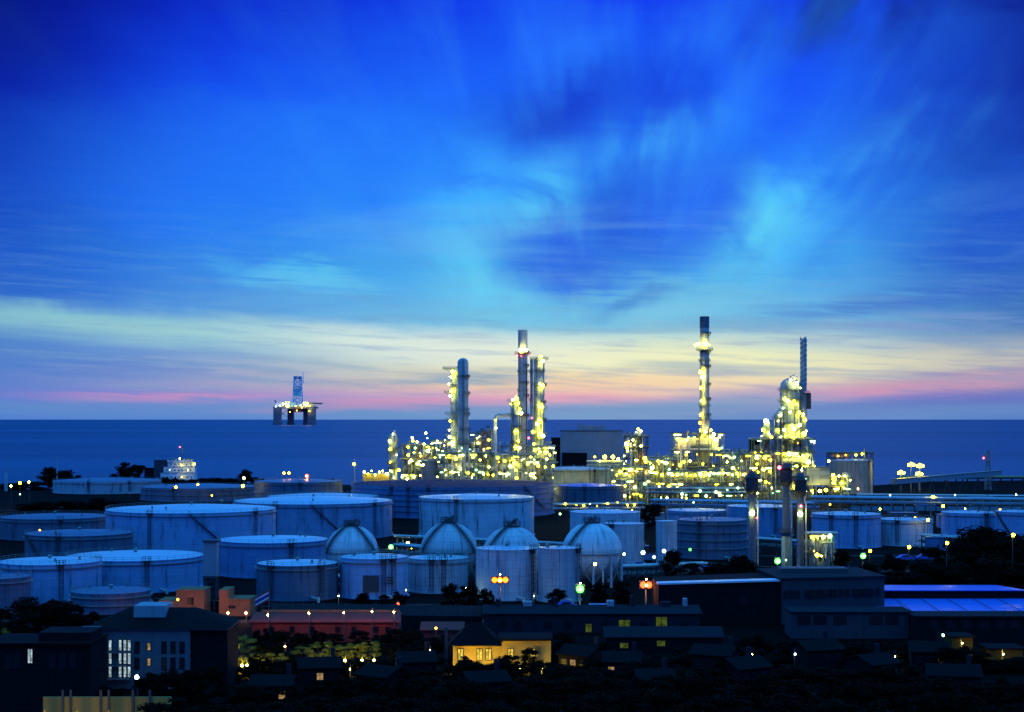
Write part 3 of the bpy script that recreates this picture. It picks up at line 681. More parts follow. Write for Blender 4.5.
column('medium column with a lamp cluster on top, left of the chimney', 510.5, 520.5, 398, 992, [(401, 2.0), (415, 1.6), (430, 1.8), (446, 1.6)],
       [(513, 400, 'pale', 1.1), (516, 398, 'warm', 1.2), (518, 403, 'warm', 1.3), (511, 404, 'warm', .9), (520, 409, 'warm', 1.2), (521, 413, 'pale', 1.2), (516, 431, 'warm', 1.3), (518, 441, 'warm'), (516, 447, 'warm', 1.4), (520, 448, 'pale')])
st, hs, _ = column('tall pale blue chimney with a red walkway near the top', 518, 527.5, 330, 1015, [(354, 2.3, 0, 'red'), (372, .5), (391, .5), (416, 1.4, 0, 'red')],
       [(520, 350, 'pale', 1.1), (523, 349, 'warm', 1.3), (526, 350, 'pale', 1.1), (517, 355, 'redl', .8), (521, 356, 'redl', .6), (531, 355, 'redl', .8)], False, 'columnl', 'chimney', -.7, None)
column('column with lamps down its right edge, right of the pale chimney', 533.5, 544.5, 357, 1000, [(359, 2.4), (385, 1.6), (408, 1.7), (420, 1.4), (434, 2.2), (449, 2.2)],
       [(541, 357, 'warm', 1.1), (543, 361, 'pale', 1.2), (540, 365, 'warm', .9), (540, 384, 'pale', 1.0), (542, 386, 'warm', 1.3), (541, 407, 'warm', 1.5), (540, 420, 'warm', 1.5), (537, 424, 'pale', 1.0), (540, 434, 'warm', 1.5), (543, 436, 'pale', 1.3), (533, 432, 'warm', 1.3), (534, 444, 'warm', 1.2), (539, 449, 'pale', 1.2), (529, 438, 'redl', .7), (532, 418, 'redl', .7)], pw=2.2)
t = MB(); column('slender dark column close against the lamp column', 530, 533.2, 359, 1022, [(372, .8), (400, .8)], (), riser=None, ladder=None)
frame('brightly lit platforms at the foot of the lamp column, right end of left block', 528, 553, 447, 975, 14, 3, 4, 14, 2, [(535, 450, 'warm', 1.1), (540, 452, 'pale', 1.1), (546, 452, 'warm', 1.2), (550, 455), (531, 457, 'warm', 1.2), (547, 459, 'pale'), (553, 466, 'warm'), (545, 467, 'warm', 1.1), (538, 466), (534, 472, 'pale')], 16)
frame('low long front structure of upright lit pipes under the chimney', 440, 492, 454, 950, 12, 7, 3, 46, 3, [(448, 456), (456, 459), (463, 455, 'pale'), (472, 457), (480, 460, 'pale'), (486, 456), (445, 470), (452, 472), (460, 469, 'pale'), (468, 473), (476, 470), (484, 474, 'pale'), (489, 467)], 30)
frame('low long front structure right of centre with lit pipes below the medium column', 493, 534, 456, 948, 12, 6, 3, 40, 3, [(498, 458, 'warm', .9), (505, 461), (510, 466, 'pale'), (515, 463, 'warm', 1.2), (516, 470, 'warm', 1.1), (522, 460), (528, 464), (500, 473), (508, 474), (517, 478, 'warm', 1.2), (526, 473, 'pale'), (531, 475)], 26)
rack('lamp-lined pipe rack along the front foot of the left refinery block', (X(405, 935), 935), (X(556, 935), 935), 7.0 + 3, 6, 16, 8, 30, MIX, 2, mat='steelg', lr=.6)
# -- grey box building and the middle
t = thing('boiler_house', 'big windowless grey box building with a rooftop unit, behind the green tank', 'building', base(588, 1085)); d = 1085; k = d / F; zt = Z(431.5, d)
x0, x1, xm = (561 - 588) * k, (623.5 - 588) * k, (598 - 588) * k
MB().prism([(x0, 14), (xm, 0), (x1, 12), (x1 - 4, 44), (x0 + 4, 44)], 0, zt).build('wall', M['grey'], t)
MB().prism([(x0 - .5, 14), (xm, -.6), (x1 + .5, 12), (x1 - 4, 44.5), (x0 + 4, 44.5)], zt, zt + .6).build('parapet', M['dark'], t)
MB().bx((579 - 588) * k, (607 - 588) * k, 14, 30, zt + .6, Z(425.5, d)).build('rooftop_unit', M['grey'], t)
MB().bx((580 - 588) * k, (581.5 - 588) * k, 15, 17, Z(425.5, d), Z(423, d)).build('roof_vent', M['steel'], t)
MB().bx((552.5 - 588) * k, x0 - .02, 16, 40, 0, Z(438, d)).build('annex', M['darkwall'], t)
MB().bx(x0 + 1, (590 - 588) * k, 4, 13, 0, Z(453, d)).build('lower_block', M['darkwall'], t)
rack('short pipe bridge with bright lamps in front of the grey box building', (X(590, 1003), 1003), (X(622, 1003), 1003), Z(462, 1003), 6, 4, 7, 0, lr=.6, mat='steelg')
t = SC.objects[-1] if False else [o for o in COL.objects if o.name.startswith('pipe_rack') and o.parent is None][-1]
lamps_at(t, [(595, 457, 'warm', 1.2), (605, 457, 'warm', 1.2), (613, 457, 'warm', 1.2), (600, 461), (618, 459, 'pale')], 999)
frame('stepped steel tower with one big lamp on top, right of the grey box building', 626, 648, 437, 985, 14, 3, 6, 14, 3, [(627, 444, 'pale', 1.2), (627, 448, 'warm', 1.1), (634, 445, 'pale'), (641, 446, 'pale', .9), (624, 456, 'pale'), (645, 458, 'warm', 1.2), (646, 462, 'warm', 1.1), (624, 464, 'pale'), (633, 440)], 14, mat='dark')
column('short column rising through the stepped steel tower', 633.5, 642, 431, 992, [(438, 1.4)], [(638, 429, 'warm', 1.5), (641, 431, 'pale', 1.0), (636, 432)], riser=None)
frame('lit equipment structure below the stepped steel tower', 612, 650, 468, 955, 12, 5, 3, 22, 3, [(617, 475, 'warm', 1.1), (620, 472, 'warm', 1.2), (626, 474, 'pale'), (630, 476), (646, 473, 'sod', 1.0), (625, 486, 'warm', 1.2), (635, 487, 'pale', 1.1), (612, 490), (619, 495, 'sod'), (630, 497, 'sod'), (641, 496)], 24)
frame('lit pipework between the stepped tower and the furnace', 650, 676, 461, 968, 12, 4, 4, 26, 2, [(658, 461, 'warm', 1.2), (667, 463, 'pale'), (652, 468, 'pale', 1.1), (656, 473), (662, 475, 'warm', 1.1), (653, 466), (669, 470)], 18)
# -- furnace with the second chimney
t, h, W, zs = frame('boxy furnace structure with open levels, under the second chimney', 675, 724, 434, 985, 22, 4, 4, 16, 2,
      [(678, 439, 'warm', 1.0), (681, 441, 'sod', 1.1), (687, 440), (694, 438, 'warm'), (702, 437, 'sod'), (713, 438, 'warm', 1.2), (716, 440, 'pale', 1.1), (722, 448), (684, 462, 'warm', 1.2), (680, 465, 'warm', 1.1), (690, 461, 'pale'), (703, 464, 'warm'), (677, 475, 'warm', 1.2), (686, 475, 'sod'), (695, 475, 'pale'), (708, 474, 'pale', 1.0), (719, 449, 'warm', 1.1)], 22)
for z0_, z1_, m_ in ((zs[0] + 1, zs[1] - 1, 'tankg'), (zs[2] + .6, zs[3] - 2.4, 'columnl')):
    MB().bx(-W / 2 + 2, W / 2 - 3, 3, 19, z0_, z1_).build('firebox', M[m_], t)
t, h, rad = column('tallest chimney with a dark tip and a lit walkway ring', 699.5, 709.5, 317, 998, [(350, 2.4), (361, .8), (406, .8), (420, 1.4)],
       [(696, 345, 'warm', 1.0), (699, 344, 'pale', 1.2), (703, 343, 'warm', 1.4), (706, 344, 'pale', 1.2), (709, 345, 'warm', 1.1), (701, 372, 'warm', 1.3), (702, 377, 'pale', .9), (701, 388, 'warm', 1.1), (702, 401, 'warm', 1.4), (701, 415, 'warm', 1.2), (700, 423, 'sod', .9), (700, 430, 'warm', 1.2), (711, 430, 'warm', 1.4), (714, 434, 'pale', 1.0), (706, 432, 'pale')], False, 'columnl', 'chimney', -.75, None, .92)
MB().lathe([(rad * .92 + .12, Z(328, 998)), (rad * .92 + .12, h + .3), (rad * .8, h + .3), (rad * .8, h - 3)], 28).build('tip', M['tankd'], t)
cone = MB().lathe([(rad * 2.0, Z(447, 998)), (rad * 1.6, Z(440, 998)), (rad * 1.05, Z(430, 998))], 24).build('flared_base', M['columnl'], t)
frame('long pipework with rows of yellow lamps right of the furnace', 724, 770, 455, 975, 12, 6, 4, 34, 3, [(727, 462), (734, 458), (742, 461, 'pale'), (729, 474, 'warm'), (737, 476, 'warm'), (745, 474, 'sod'), (752, 476, 'pale'), (758, 472), (764, 470), (733, 468)], 30)
frame('front pipework with a long lamp row, below the furnace', 668, 745, 472, 950, 10, 10, 3, 40, 4, [(668 + i * 4.6, 474 + rnd.uniform(-1, 1.4)) for i in range(16)], 24)
rack('low front pipe rack with pale green lamps below the furnace', (X(650, 925), 925), (X(752, 925), 925), Z(489, 925), 6, 10, 8, 0, mat='dark')
t = [o for o in COL.objects if o.name.startswith('pipe_rack') and o.parent is None][-1]
lamps_at(t, [(682, 494, 'green', 1.0), (686, 495, 'green', 1.0), (693, 502, 'green', 1.1), (700, 491, 'green', 1.1), (716, 492, 'green', 1.0), (727, 490, 'green', 1.0), (738, 488, 'green', 1.0), (748, 487, 'pale', .9), (720, 495, 'pale'), (706, 496, 'green', .8), (657, 499, 'pale', .7)], 920)
# -- right cluster
column('fat round-topped column of the right cluster, wrapped in lit platforms', 780, 801, 378, 1000, [(390, 1.6), (401, 1.8), (412, 1.8), (424, 2.4), (438, 2.6)],
       [(791, 380, 'pale', .9), (795, 379, 'warm', 1.1), (797, 383, 'pale', 1.2), (794, 386), (800, 388, 'pale'), (785, 399, 'warm', 1.5), (788, 401, 'pale', 1.4), (794, 401, 'warm', 1.5), (796, 404, 'warm', 1.2), (783, 408), (790, 412, 'pale', .9), (799, 413, 'warm', 1.1), (803, 416, 'warm', 1.1), (792, 426, 'warm', 1.4), (794, 429, 'pale', 1.3), (800, 425, 'pale', 1.2), (784, 430, 'pale', 1.2), (786, 436, 'warm'), (793, 438, 'warm', 1.5), (779, 424, 'warm'), (804, 434, 'warm', 1.5), (806, 431, 'pale', 1.3)], pw=2.2)
column('lower column leaning close to the fat round-topped column, on its left', 774, 783, 411, 990, [(418, 1.4), (428, 1.6), (436, 1.6)], [(780, 415), (778, 421, 'pale'), (777, 430, 'warm', 1.2), (781, 437, 'pale')])
column('small stubby column with lamps, left of the right cluster', 763, 770, 422, 1000, [(429, 1.6), (436, 1.6)], [(766, 421, 'pale', 1.2), (763, 430, 'warm', 1.3), (762, 436), (769, 434, 'pale', 1.2), (771, 437, 'warm', 1.1)])
t, h, rad = column('thin chimney with spiral strakes at the right of the refinery', 800.3, 806.7, 338.5, 1018, [(393, 1.8)], [(806, 392, 'redl', .5), (803, 414, 'pale'), (805, 420, 'warm', 1.0)], False, 'column', 'chimney', None, None, .95)
for s in range(3):
    q = MB(); prev = None
    for k in range(61):
        a = 2 * math.pi * (s / 3 + k / 60 * 3.2); z = Z(385, 1018) + (h - Z(385, 1018)) * k / 60; p = (Vector((rad * .93 * math.cos(a), rad * .93 * math.sin(a), z)), Vector(((rad + .16) * math.cos(a), (rad + .16) * math.sin(a), z)))
        if prev: q.add([prev[0], prev[1], p[1], p[0], prev[0] + Vector((0, 0, 1.3)), prev[1] + Vector((0, 0, 1.3)), p[1] + Vector((0, 0, 1.3)), p[0] + Vector((0, 0, 1.3))], [(0, 1, 2, 3), (7, 6, 5, 4), (1, 5, 6, 2), (0, 3, 7, 4)])
        prev = p
    q.build('spiral_strake', M['columnl'], t)
MB().bx(rad, rad + 2.6, -1, 1, Z(409, 1018), Z(393, 1018)).build('hoist_cage', M['dark'], t)
frame('wide steel base of the right cluster, crowded with yellow lamps', 754, 814, 440, 985, 18, 7, 5, 44, 5,
      [(755, 453, 'warm', 1.2), (758, 455, 'pale', 1.1), (762, 454, 'warm', 1.2), (765, 458, 'sod', 1.1), (770, 460, 'sod', 1.2), (784, 454, 'warm', 1.5), (789, 454, 'pale', 1.5), (794, 455, 'warm', 1.6), (799, 457, 'pale', 1.2), (804, 458, 'warm', 1.5), (808, 455, 'warm', 1.2), (757, 464, 'warm', 1.2), (763, 467), (770, 472, 'warm', 1.1), (797, 466, 'warm', 1.1), (802, 470, 'pale'), (808, 462, 'pale', 1.2), (779, 467, 'redl', .9), (766, 482, 'warm', 1.1), (794, 487, 'warm', 1.1), (790, 482), (772, 488, 'pale'), (806, 480, 'warm')], 34)
t = thing('equipment_box', 'dark louvred box on stilts at the left of the right cluster', 'equipment box', base(756, 1000)); k = 1000 / F
MB().bx(-5.5 * k, 5 * k, 0, 8, Z(453, 1000), Z(440, 1000)).build('housing', M['darkwall'], t)
for sx in (-5, 4.4):
    for sy in (.5, 7.5): MB().bar((sx * k, sy, 0), (sx * k, sy, Z(453, 1000)), .6).build('leg', M['dark'], t)
t = thing('control_hut', 'yellow green lit box on stilts at the right foot of the refinery', 'cabin', base(819.5, 955)); k = 955 / F
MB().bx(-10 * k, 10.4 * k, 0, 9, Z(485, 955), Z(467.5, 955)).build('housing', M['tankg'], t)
MB().bx(-10.6 * k, 11 * k, -.5, 9.5, Z(467.5, 955), Z(467.5, 955) + .4).build('roof', M['steel'], t)
for i in range(4):
    for sy in (.5, 8.5): MB().bar(((-9.4 + 6.3 * i) * k, sy, 0), ((-9.4 + 6.3 * i) * k, sy, Z(485, 955)), .5).build('leg', M['dark'], t)
lamps_at(t, [(814, 466, 'warm', 1.0), (826, 490, 'warm', 1.0), (812, 491, 'warm', 1.1), (820, 491, 'pale', .9)], 951)
frame('low lit pipework in front of the tan tank', 832, 850, 478, 1040, 10, 3, 2, 14, 1, [(829, 461, 'pale', .9), (833, 475, 'warm', 1.0), (839, 476, 'pale', 1.0), (834, 483, 'warm', 1.1), (842, 483, 'warm', 1.2), (845, 476), (838, 488, 'warm'), (844, 488, 'pale', 1.0)], 6)
frame('dark scaffold ring of pipes over the top of the tan tank', 829, 873, 453.5, 1135, 8, 8, 6, 10, 0, [(846, 455, 'sod', .7), (856, 455, 'warm', .7), (862, 454, 'warm', .8), (868, 461, 'warm', 1.0), (838, 456, 'sod', .6)], 0, mat='dark', cat='scaffold')
# -- far right lamps, the sloping conveyor and the beacon tower
for i, (px, py, r, lb) in enumerate([(901, 473, 1.7, 'lowest left of the four tall yellow lamps beside the sloping conveyor'), (911, 465, 1.7, 'middle lamp, the tallest of the four beside the sloping conveyor'), (920, 466, 1.7, 'right upper lamp of the four beside the sloping conveyor'), (919, 474, 1.6, 'right lower lamp of the four beside the sloping conveyor')]):
    d = 1120 + 8 * i; t = thing('lamp_mast', lb, 'lamp mast', base(px, d), 0, 'tall yellow lamps by the conveyor'); z = Z(py, d)
    MB().cyl((0, 0, 0), (0, 0, z + .8), .35, .22, 8).build('pole', M['steel'], t); MB().bx(-2.2, 2.2, -.2, .2, z + .9, z + 1.3).build('crossarm', M['steel'], t)
    for s in (-1.7, 0, 1.7): lamp(t, (s, -.8, z + (.9 if s == 0 else 0)), 'warm', r * .75)
t = thing('conveyor', 'long dark conveyor sloping up to the beacon tower at right', 'conveyor', base(945, 1130)); p0, p1 = Vector((X(893, 1110), 1110, Z(482, 1110))), Vector((X(1000, 1150), 1150, Z(473, 1150))); o = Vector(t.location)
MB().bar(p0 - o, p1 - o, 4, 3.2).build('gallery', M['grey'], t); MB().bar(p0 - o + Vector((0, 0, 1.9)), p1 - o + Vector((0, 0, 1.9)), 4.8, .4).build('roof', M['steel'], t)
for k in range(7):
    q = p0.lerp(p1, (k + .5) / 7) - o; MB().bar((q.x - 2, q.y, 0), (q.x, q.y, q.z - 1.6), .4).bar((q.x + 2, q.y, 0), (q.x, q.y, q.z - 1.6), .4).build('trestle', M['dark'], t)
t = thing('loading_jetty', 'straight flat jetty deck behind the sloping conveyor', 'jetty', base(955, 1290))
MB().bx(-45, 60, 0, 9, 3.2, 4.4).build('deck', M['conc'], t)
for k in range(12):
    MB().cyl((-43 + k * 9, 4, -6), (-43 + k * 9, 4, 3.2), .7, .7, 10).build('pile', M['dark'], t)
MB().cyl((-44, 2, 5.2), (59, 2, 5.2), .6, .6, 8).build('pipe', M['pipey'], t)
d = 1165; t = thing('beacon_tower', 'lattice tower with a small red beacon at the far right', 'tower', base(988, d)); zt = Z(450, d); q = MB()
for sx in (-1, 1):
    for sy in (-1, 1): q.bar((sx * 2, sy * 2, 0), (sx * .7, sy * .7, zt), .35)
for k in range(9):
    za, zb = zt * k / 9, zt * (k + 1) / 9; wa, wb = 2 - 1.3 * k / 9, 2 - 1.3 * (k + 1) / 9
    for s in (-1, 1): q.bar((-wa, s * wa, za), (wb, s * wb, zb), .2).bar((wa, s * wa, za), (-wb, s * wb, zb), .2).bar((s * wa, -wa, za), (s * wb, wb, zb), .2)
q.build('lattice', M['steel'], t); MB().bx(-2.5, 2.5, -2.5, 2.5, zt * .72, zt * .72 + .4).build('platform', M['steel'], t); MB().bx(-5, 1, -.3, .3, zt * .84, zt * .84 + .5).build('boom', M['steel'], t)
lamp(t, (-3.5, -1, zt * .8), 'redl', .9)

# -- second row of structures behind, closing the view to the sea
for p0, p1, yt, lb, n_ in ((404, 440, 449, 'rear steel structure at the left, seen through the first structure', 3), (440, 472, 452, 'rear steel structure behind the twin columns', 3), (472, 512, 447, 'rear steel structure behind the pipe bend', 4), (512, 556, 452, 'rear steel structure behind the pale chimney', 4),
                           (648, 690, 458, 'rear steel structure left behind the furnace', 4), (690, 730, 454, 'rear steel structure right behind the furnace', 4), (728, 768, 453, 'rear steel structure between the furnace and the right cluster', 4), (768, 812, 447, 'rear steel structure behind the fat round-topped column', 4)):
    t, h, W, zs = frame(lb, p0, p1, yt, 1050, 14, n_, 4, 20, 3, (), 18, mat='steelg', lr=.5)
    for k in range(3):
        x = -W / 2 + W * (k + .5) / 3; r = rnd.uniform(1.3, 2.4); hh = h * rnd.uniform(.6, 1.05)
        MB().lathe([(r, 0), (r, hh - r * .6), (r * .75, hh - r * .2), (.01, hh)], 16).build('vessel', M[rnd.choice(['column', 'columnl', 'steel', 'tankd'])], t, (x, -2.2 - r, 0))
    MB().bx(-W / 2, W / 2, 9, 9.4, 0, h * .72).build('wind_wall', M['steelg'], t)

# ------------------------------------------------------------------ trees
def crown_mesh(seed, mat, n=16, per=150, ls=.5, flat=1.0):
    r_ = random.Random(seed); m = MB(); cl = []
    for k in range(n):
        a = r_.uniform(0, 6.28); q = math.sqrt(r_.random()) * 3.3; z = r_.uniform(.9, 8.6)
        q *= math.sqrt(max(.2, 1 - ((z - 4.2) / 5.0) ** 2))
        cl.append((Vector((q * math.cos(a), q * math.sin(a), z)), r_.uniform(.8, 1.7)))
    for c, cr in cl:
        for k in range(per):
            v = Vector((r_.gauss(0, 1), r_.gauss(0, 1), r_.gauss(0, 1))).normalized() * cr * (r_.random() ** .45)
            v.z *= .75 * flat; p = c + v; e = ls * r_.uniform(.5, 1.2)
            nrm = (v.normalized() + Vector((r_.gauss(0, .6), r_.gauss(0, .6), r_.gauss(.3, .6)))).normalized()
            u = nrm.orthogonal().normalized(); w = nrm.cross(u); an = r_.uniform(0, 6.28); u, w = u * math.cos(an) + w * math.sin(an), w * math.cos(an) - u * math.sin(an)
            o = len(m.v); m.v += [tuple(p - u * e * .5), tuple(p + w * e * .28), tuple(p + u * e * .5), tuple(p - w * e * .28)]; m.f.append((o, o + 1, o + 2, o + 3))
    return m.mesh('crown', mat, 0), cl
def trunk_mesh(cl, seed):
    r_ = random.Random(seed); m = MB(); m.cyl((0, 0, 0), (.1, .05, 2.0), .34, .26, 8).cyl((.1, .05, 2.0), (0, .1, 5.2), .26, .14, 8)
    for c, cr in cl[:9]:
        s = Vector((.06, .06, r_.uniform(1.8, 4.6))); mid_ = s.lerp(c, .5) + Vector((0, 0, .4)); m.cyl(s, mid_, .13, .09, 6).cyl(mid_, c, .09, .03, 6)
    return m.mesh('trunk', M['bark'])
TV = []
for s in range(5):
    cm, cl = crown_mesh(100 + s, M['leaf'], 30 + s, 150, .66); TV.append((cm, trunk_mesh(cl, s)))
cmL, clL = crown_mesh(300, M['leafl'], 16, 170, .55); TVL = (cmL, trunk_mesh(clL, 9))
def tree(label, px, ytop, d, wpx, group=None, var=None, cat='tree', name='tree', h=None):
    cm, tm = var or rnd.choice(TV); h = h or Z(ytop, d); sx = wpx * d / F / 8.2
    t = thing(name, label, cat, base(px, d), rnd.uniform(0, 6.28), group)
    for nm, me in (('trunk', tm), ('crown', cm)):
        o = bpy.data.objects.new(nm, me); COL.objects.link(o); o.parent = t; o.scale = (sx, sx, h / 9.6)
    return t
G1 = 'dark trees far off behind the left tanks'
tree('round dark tree on the far left shore behind the wide cream tank', 57, 464, 1200, 38)
tree('smaller dark tree touching the round tree on the far left shore', 73, 471, 1210, 18)
tree('dark tree on the shore left of the white ship', 130, 460, 1200, 38)
tree('pointed dark tree with two lamps beneath, right of the white ship', 244, 469, 1150, 20)
for px, yt, w in ((12, 483, 24), (33, 481, 26), (168, 477, 18), (183, 479, 20), (200, 478, 20), (217, 477, 20), (232, 478, 18), (258, 477, 14), (331, 478, 12)):
    tree('low dark tree in the strip along the left shore', px, yt, 1170, w * 1.7, G1)
for px, yt, w in ((28, 503, 18), (46, 501, 20), (66, 500, 20), (86, 501, 20), (100, 497, 16), (112, 500, 22), (128, 501, 18)):
    tree('low dark bush in front of the wide cream tank', px, yt, 900, w * 1.7, 'dark bushes before the cream tank', cat='bush', name='bush')
for px, yt, w, lb in ((362, 589, 22, 'dark bush below the dark hatch of the white tank'), (398, 590, 22, 'dark bush left below the second sphere'), (384, 594, 16, 'small dark bush between the bushes below the second sphere')):
    tree(lb, px, yt, 432, w, cat='bush', name='bush')
tree('dark leafy tree at the left foot of the orange floodlights', 450, 582, 435, 24); tree('dark tree touching the orange floodlights on their left', 470, 580, 436, 26); tree('low tree just right of the orange floodlights', 487, 588, 432, 18)
tree('small dark tree at the foot of the plain white tank', 556, 588, 440, 26); tree('dark tree behind the green floodlight', 600, 582, 446, 26); tree('dark tree left of the red floodlight', 622, 580, 450, 28)
tree('tree lit from the left beside the narrow upright tank', 671, 549, 520, 25); tree('dark tree hiding the gap between the middle tanks', 652, 503, 760, 26); tree('second dark tree in the gap behind the narrow upright tank', 640, 508, 770, 18)
tree('dark tree in front of the dark ringed tank', 693, 562, 500, 28); tree('rounded dark tree left of the first vent stack', 742, 553, 490, 36); tree('dark tree right of the rounded tree, below the dark ringed tank', 716, 562, 480, 34)
tree('dark tree under the broad pale tank', 843, 549, 520, 24); tree('dark tree at the foot of the pale tank with a corner ladder', 892, 552, 510, 34); tree('low dark tree right of the corner ladder tank', 918, 560, 500, 26); tree('low dark tree under the broad pale tank at its right', 868, 562, 505, 26)
tree('largest dark tree at right, its crown highest', 985, 524, 520, 84); tree('big dark tree at the left side of the largest tree', 950, 537, 515, 60); tree('big dark tree at the right edge, beside the largest tree', 1018, 534, 510, 64)
for px, yt in ((930, 562), (962, 560), (995, 556), (1020, 560), (905, 570), (800, 569), (825, 570), (780, 572)):
    tree('dark tree in the band behind the blue-roofed warehouse and factory', px, yt, 472 + rnd.uniform(-8, 8), 52, 'dark trees behind the factory roofs')
for px, yt, w in ((8, 600, 40), (36, 596, 44), (66, 600, 34), (86, 606, 22)):
    tree('dark tree in the dark clump at left behind the low dark building', px, yt, 372 + rnd.uniform(-10, 10), w * 1.5, 'dark trees in the left clump')
lb = 'black tree of the unlit belt across the foreground'
i = 0
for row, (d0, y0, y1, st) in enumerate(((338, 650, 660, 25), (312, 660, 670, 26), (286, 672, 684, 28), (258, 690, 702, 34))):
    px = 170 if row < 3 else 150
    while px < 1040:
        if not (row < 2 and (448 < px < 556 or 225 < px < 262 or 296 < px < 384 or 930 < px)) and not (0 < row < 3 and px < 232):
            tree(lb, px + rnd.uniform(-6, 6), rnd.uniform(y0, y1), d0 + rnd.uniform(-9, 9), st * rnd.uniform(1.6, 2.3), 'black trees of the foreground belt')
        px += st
for px, yt, w, d, l2 in ((268, 640, 24, 338, 'dark tree between the two lit gardens at left'), (402, 640, 30, 345, 'dark tree right of the lit yellow hedge'), (430, 636, 30, 350, 'dark tree left of the yellow house'), (562, 632, 30, 342, 'dark tree against the right end of the yellow house'), (530, 647, 18, 326, 'small tree silhouetted on the yellow house wall'), (508, 652, 24, 322, 'bush hiding the middle of the yellow house'), (466, 655, 22, 322, 'bush before the left end of the yellow house'),
                      (610, 650, 30, 335, 'dark tree below the shed windows'), (655, 655, 34, 335, 'dark tree below the right shed window'), (800, 640, 40, 345, 'dark tree before the low wing of the factory'), (860, 642, 44, 340, 'dark tree below the amber lamp'), (920, 640, 40, 345, 'dark tree left of the yellow lit walls'), (700, 652, 40, 338, 'dark tree below the slanting awning'), (745, 648, 40, 340, 'dark tree below the factory corner'),
                      (1012, 664, 36, 330, 'dark tree at the lower right edge'), (150, 672, 30, 290, 'dark tree before the lit balcony building'), (176, 668, 34, 292, 'dark tree hiding the foot of the balcony building'), (207, 664, 36, 290, 'dark tree before the dark side of the balcony building'), (112, 683, 22, 290, 'low dark bush under the lit balconies')):
    tree(l2, px, yt, d, w * 1.4)
for k, (px, yt, w) in enumerate(((262, 626, 16), (278, 630, 22), (300, 632, 18), (318, 628, 14), (334, 633, 24), (360, 630, 20), (381, 634, 22), (396, 628, 18), (414, 628, 26), (440, 634, 18))):
    tree('dark tree standing before the red brick walls', px, yt, 356, w * 1.4, 'dark trees before the red brick walls')
for k, (px, yt, w) in enumerate(((724, 640, 40), (756, 634, 34), (782, 640, 38), (834, 636, 40), (880, 638, 36), (600, 640, 24), (574, 636, 30), (690, 645, 34))):
    tree('dark tree in front of the sheds and the factory annex', px, yt, 346, w * 1.3, 'dark trees before the sheds')
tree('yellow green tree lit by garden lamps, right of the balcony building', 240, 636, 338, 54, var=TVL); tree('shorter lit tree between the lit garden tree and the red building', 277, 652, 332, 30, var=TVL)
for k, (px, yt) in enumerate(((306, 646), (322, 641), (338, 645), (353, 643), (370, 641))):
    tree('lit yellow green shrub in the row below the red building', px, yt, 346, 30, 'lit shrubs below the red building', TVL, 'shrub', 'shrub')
tree('lit leafy shrub at the far left edge', 6, 626, 330, 20, None, TVL, 'shrub', 'shrub')

for px, yt, w in ((945, 646, 26), (962, 645, 26), (982, 650, 26), (1003, 659, 30), (1022, 657, 24)):
    tree('dark tree in front of the lit garage walls', px, yt, 328, w * 1.3, 'dark trees before the garage')
for k in range(17):
    px = 258 + k * 7.8 + rnd.uniform(-2, 2)
    tree('low black bush in front of the lit gardens', px, 660 + rnd.uniform(-2.5, 2), 322, 20, 'black bushes before the lit gardens', cat='bush', name='bush')
for k in range(12):
    px = 450 + k * 9 + rnd.uniform(-2, 2)
    tree('low black bush in front of the yellow house', px, 663 + rnd.uniform(-4, 2), 318, 18, 'black bushes before the yellow house', cat='bush', name='bush')
for px, yt in ((227, 664), (240, 666), (252, 664)):
    tree('low black bush at the foot of the lit garden tree', px, yt, 320, 18, 'black bushes under the lit garden tree', cat='bush', name='bush')
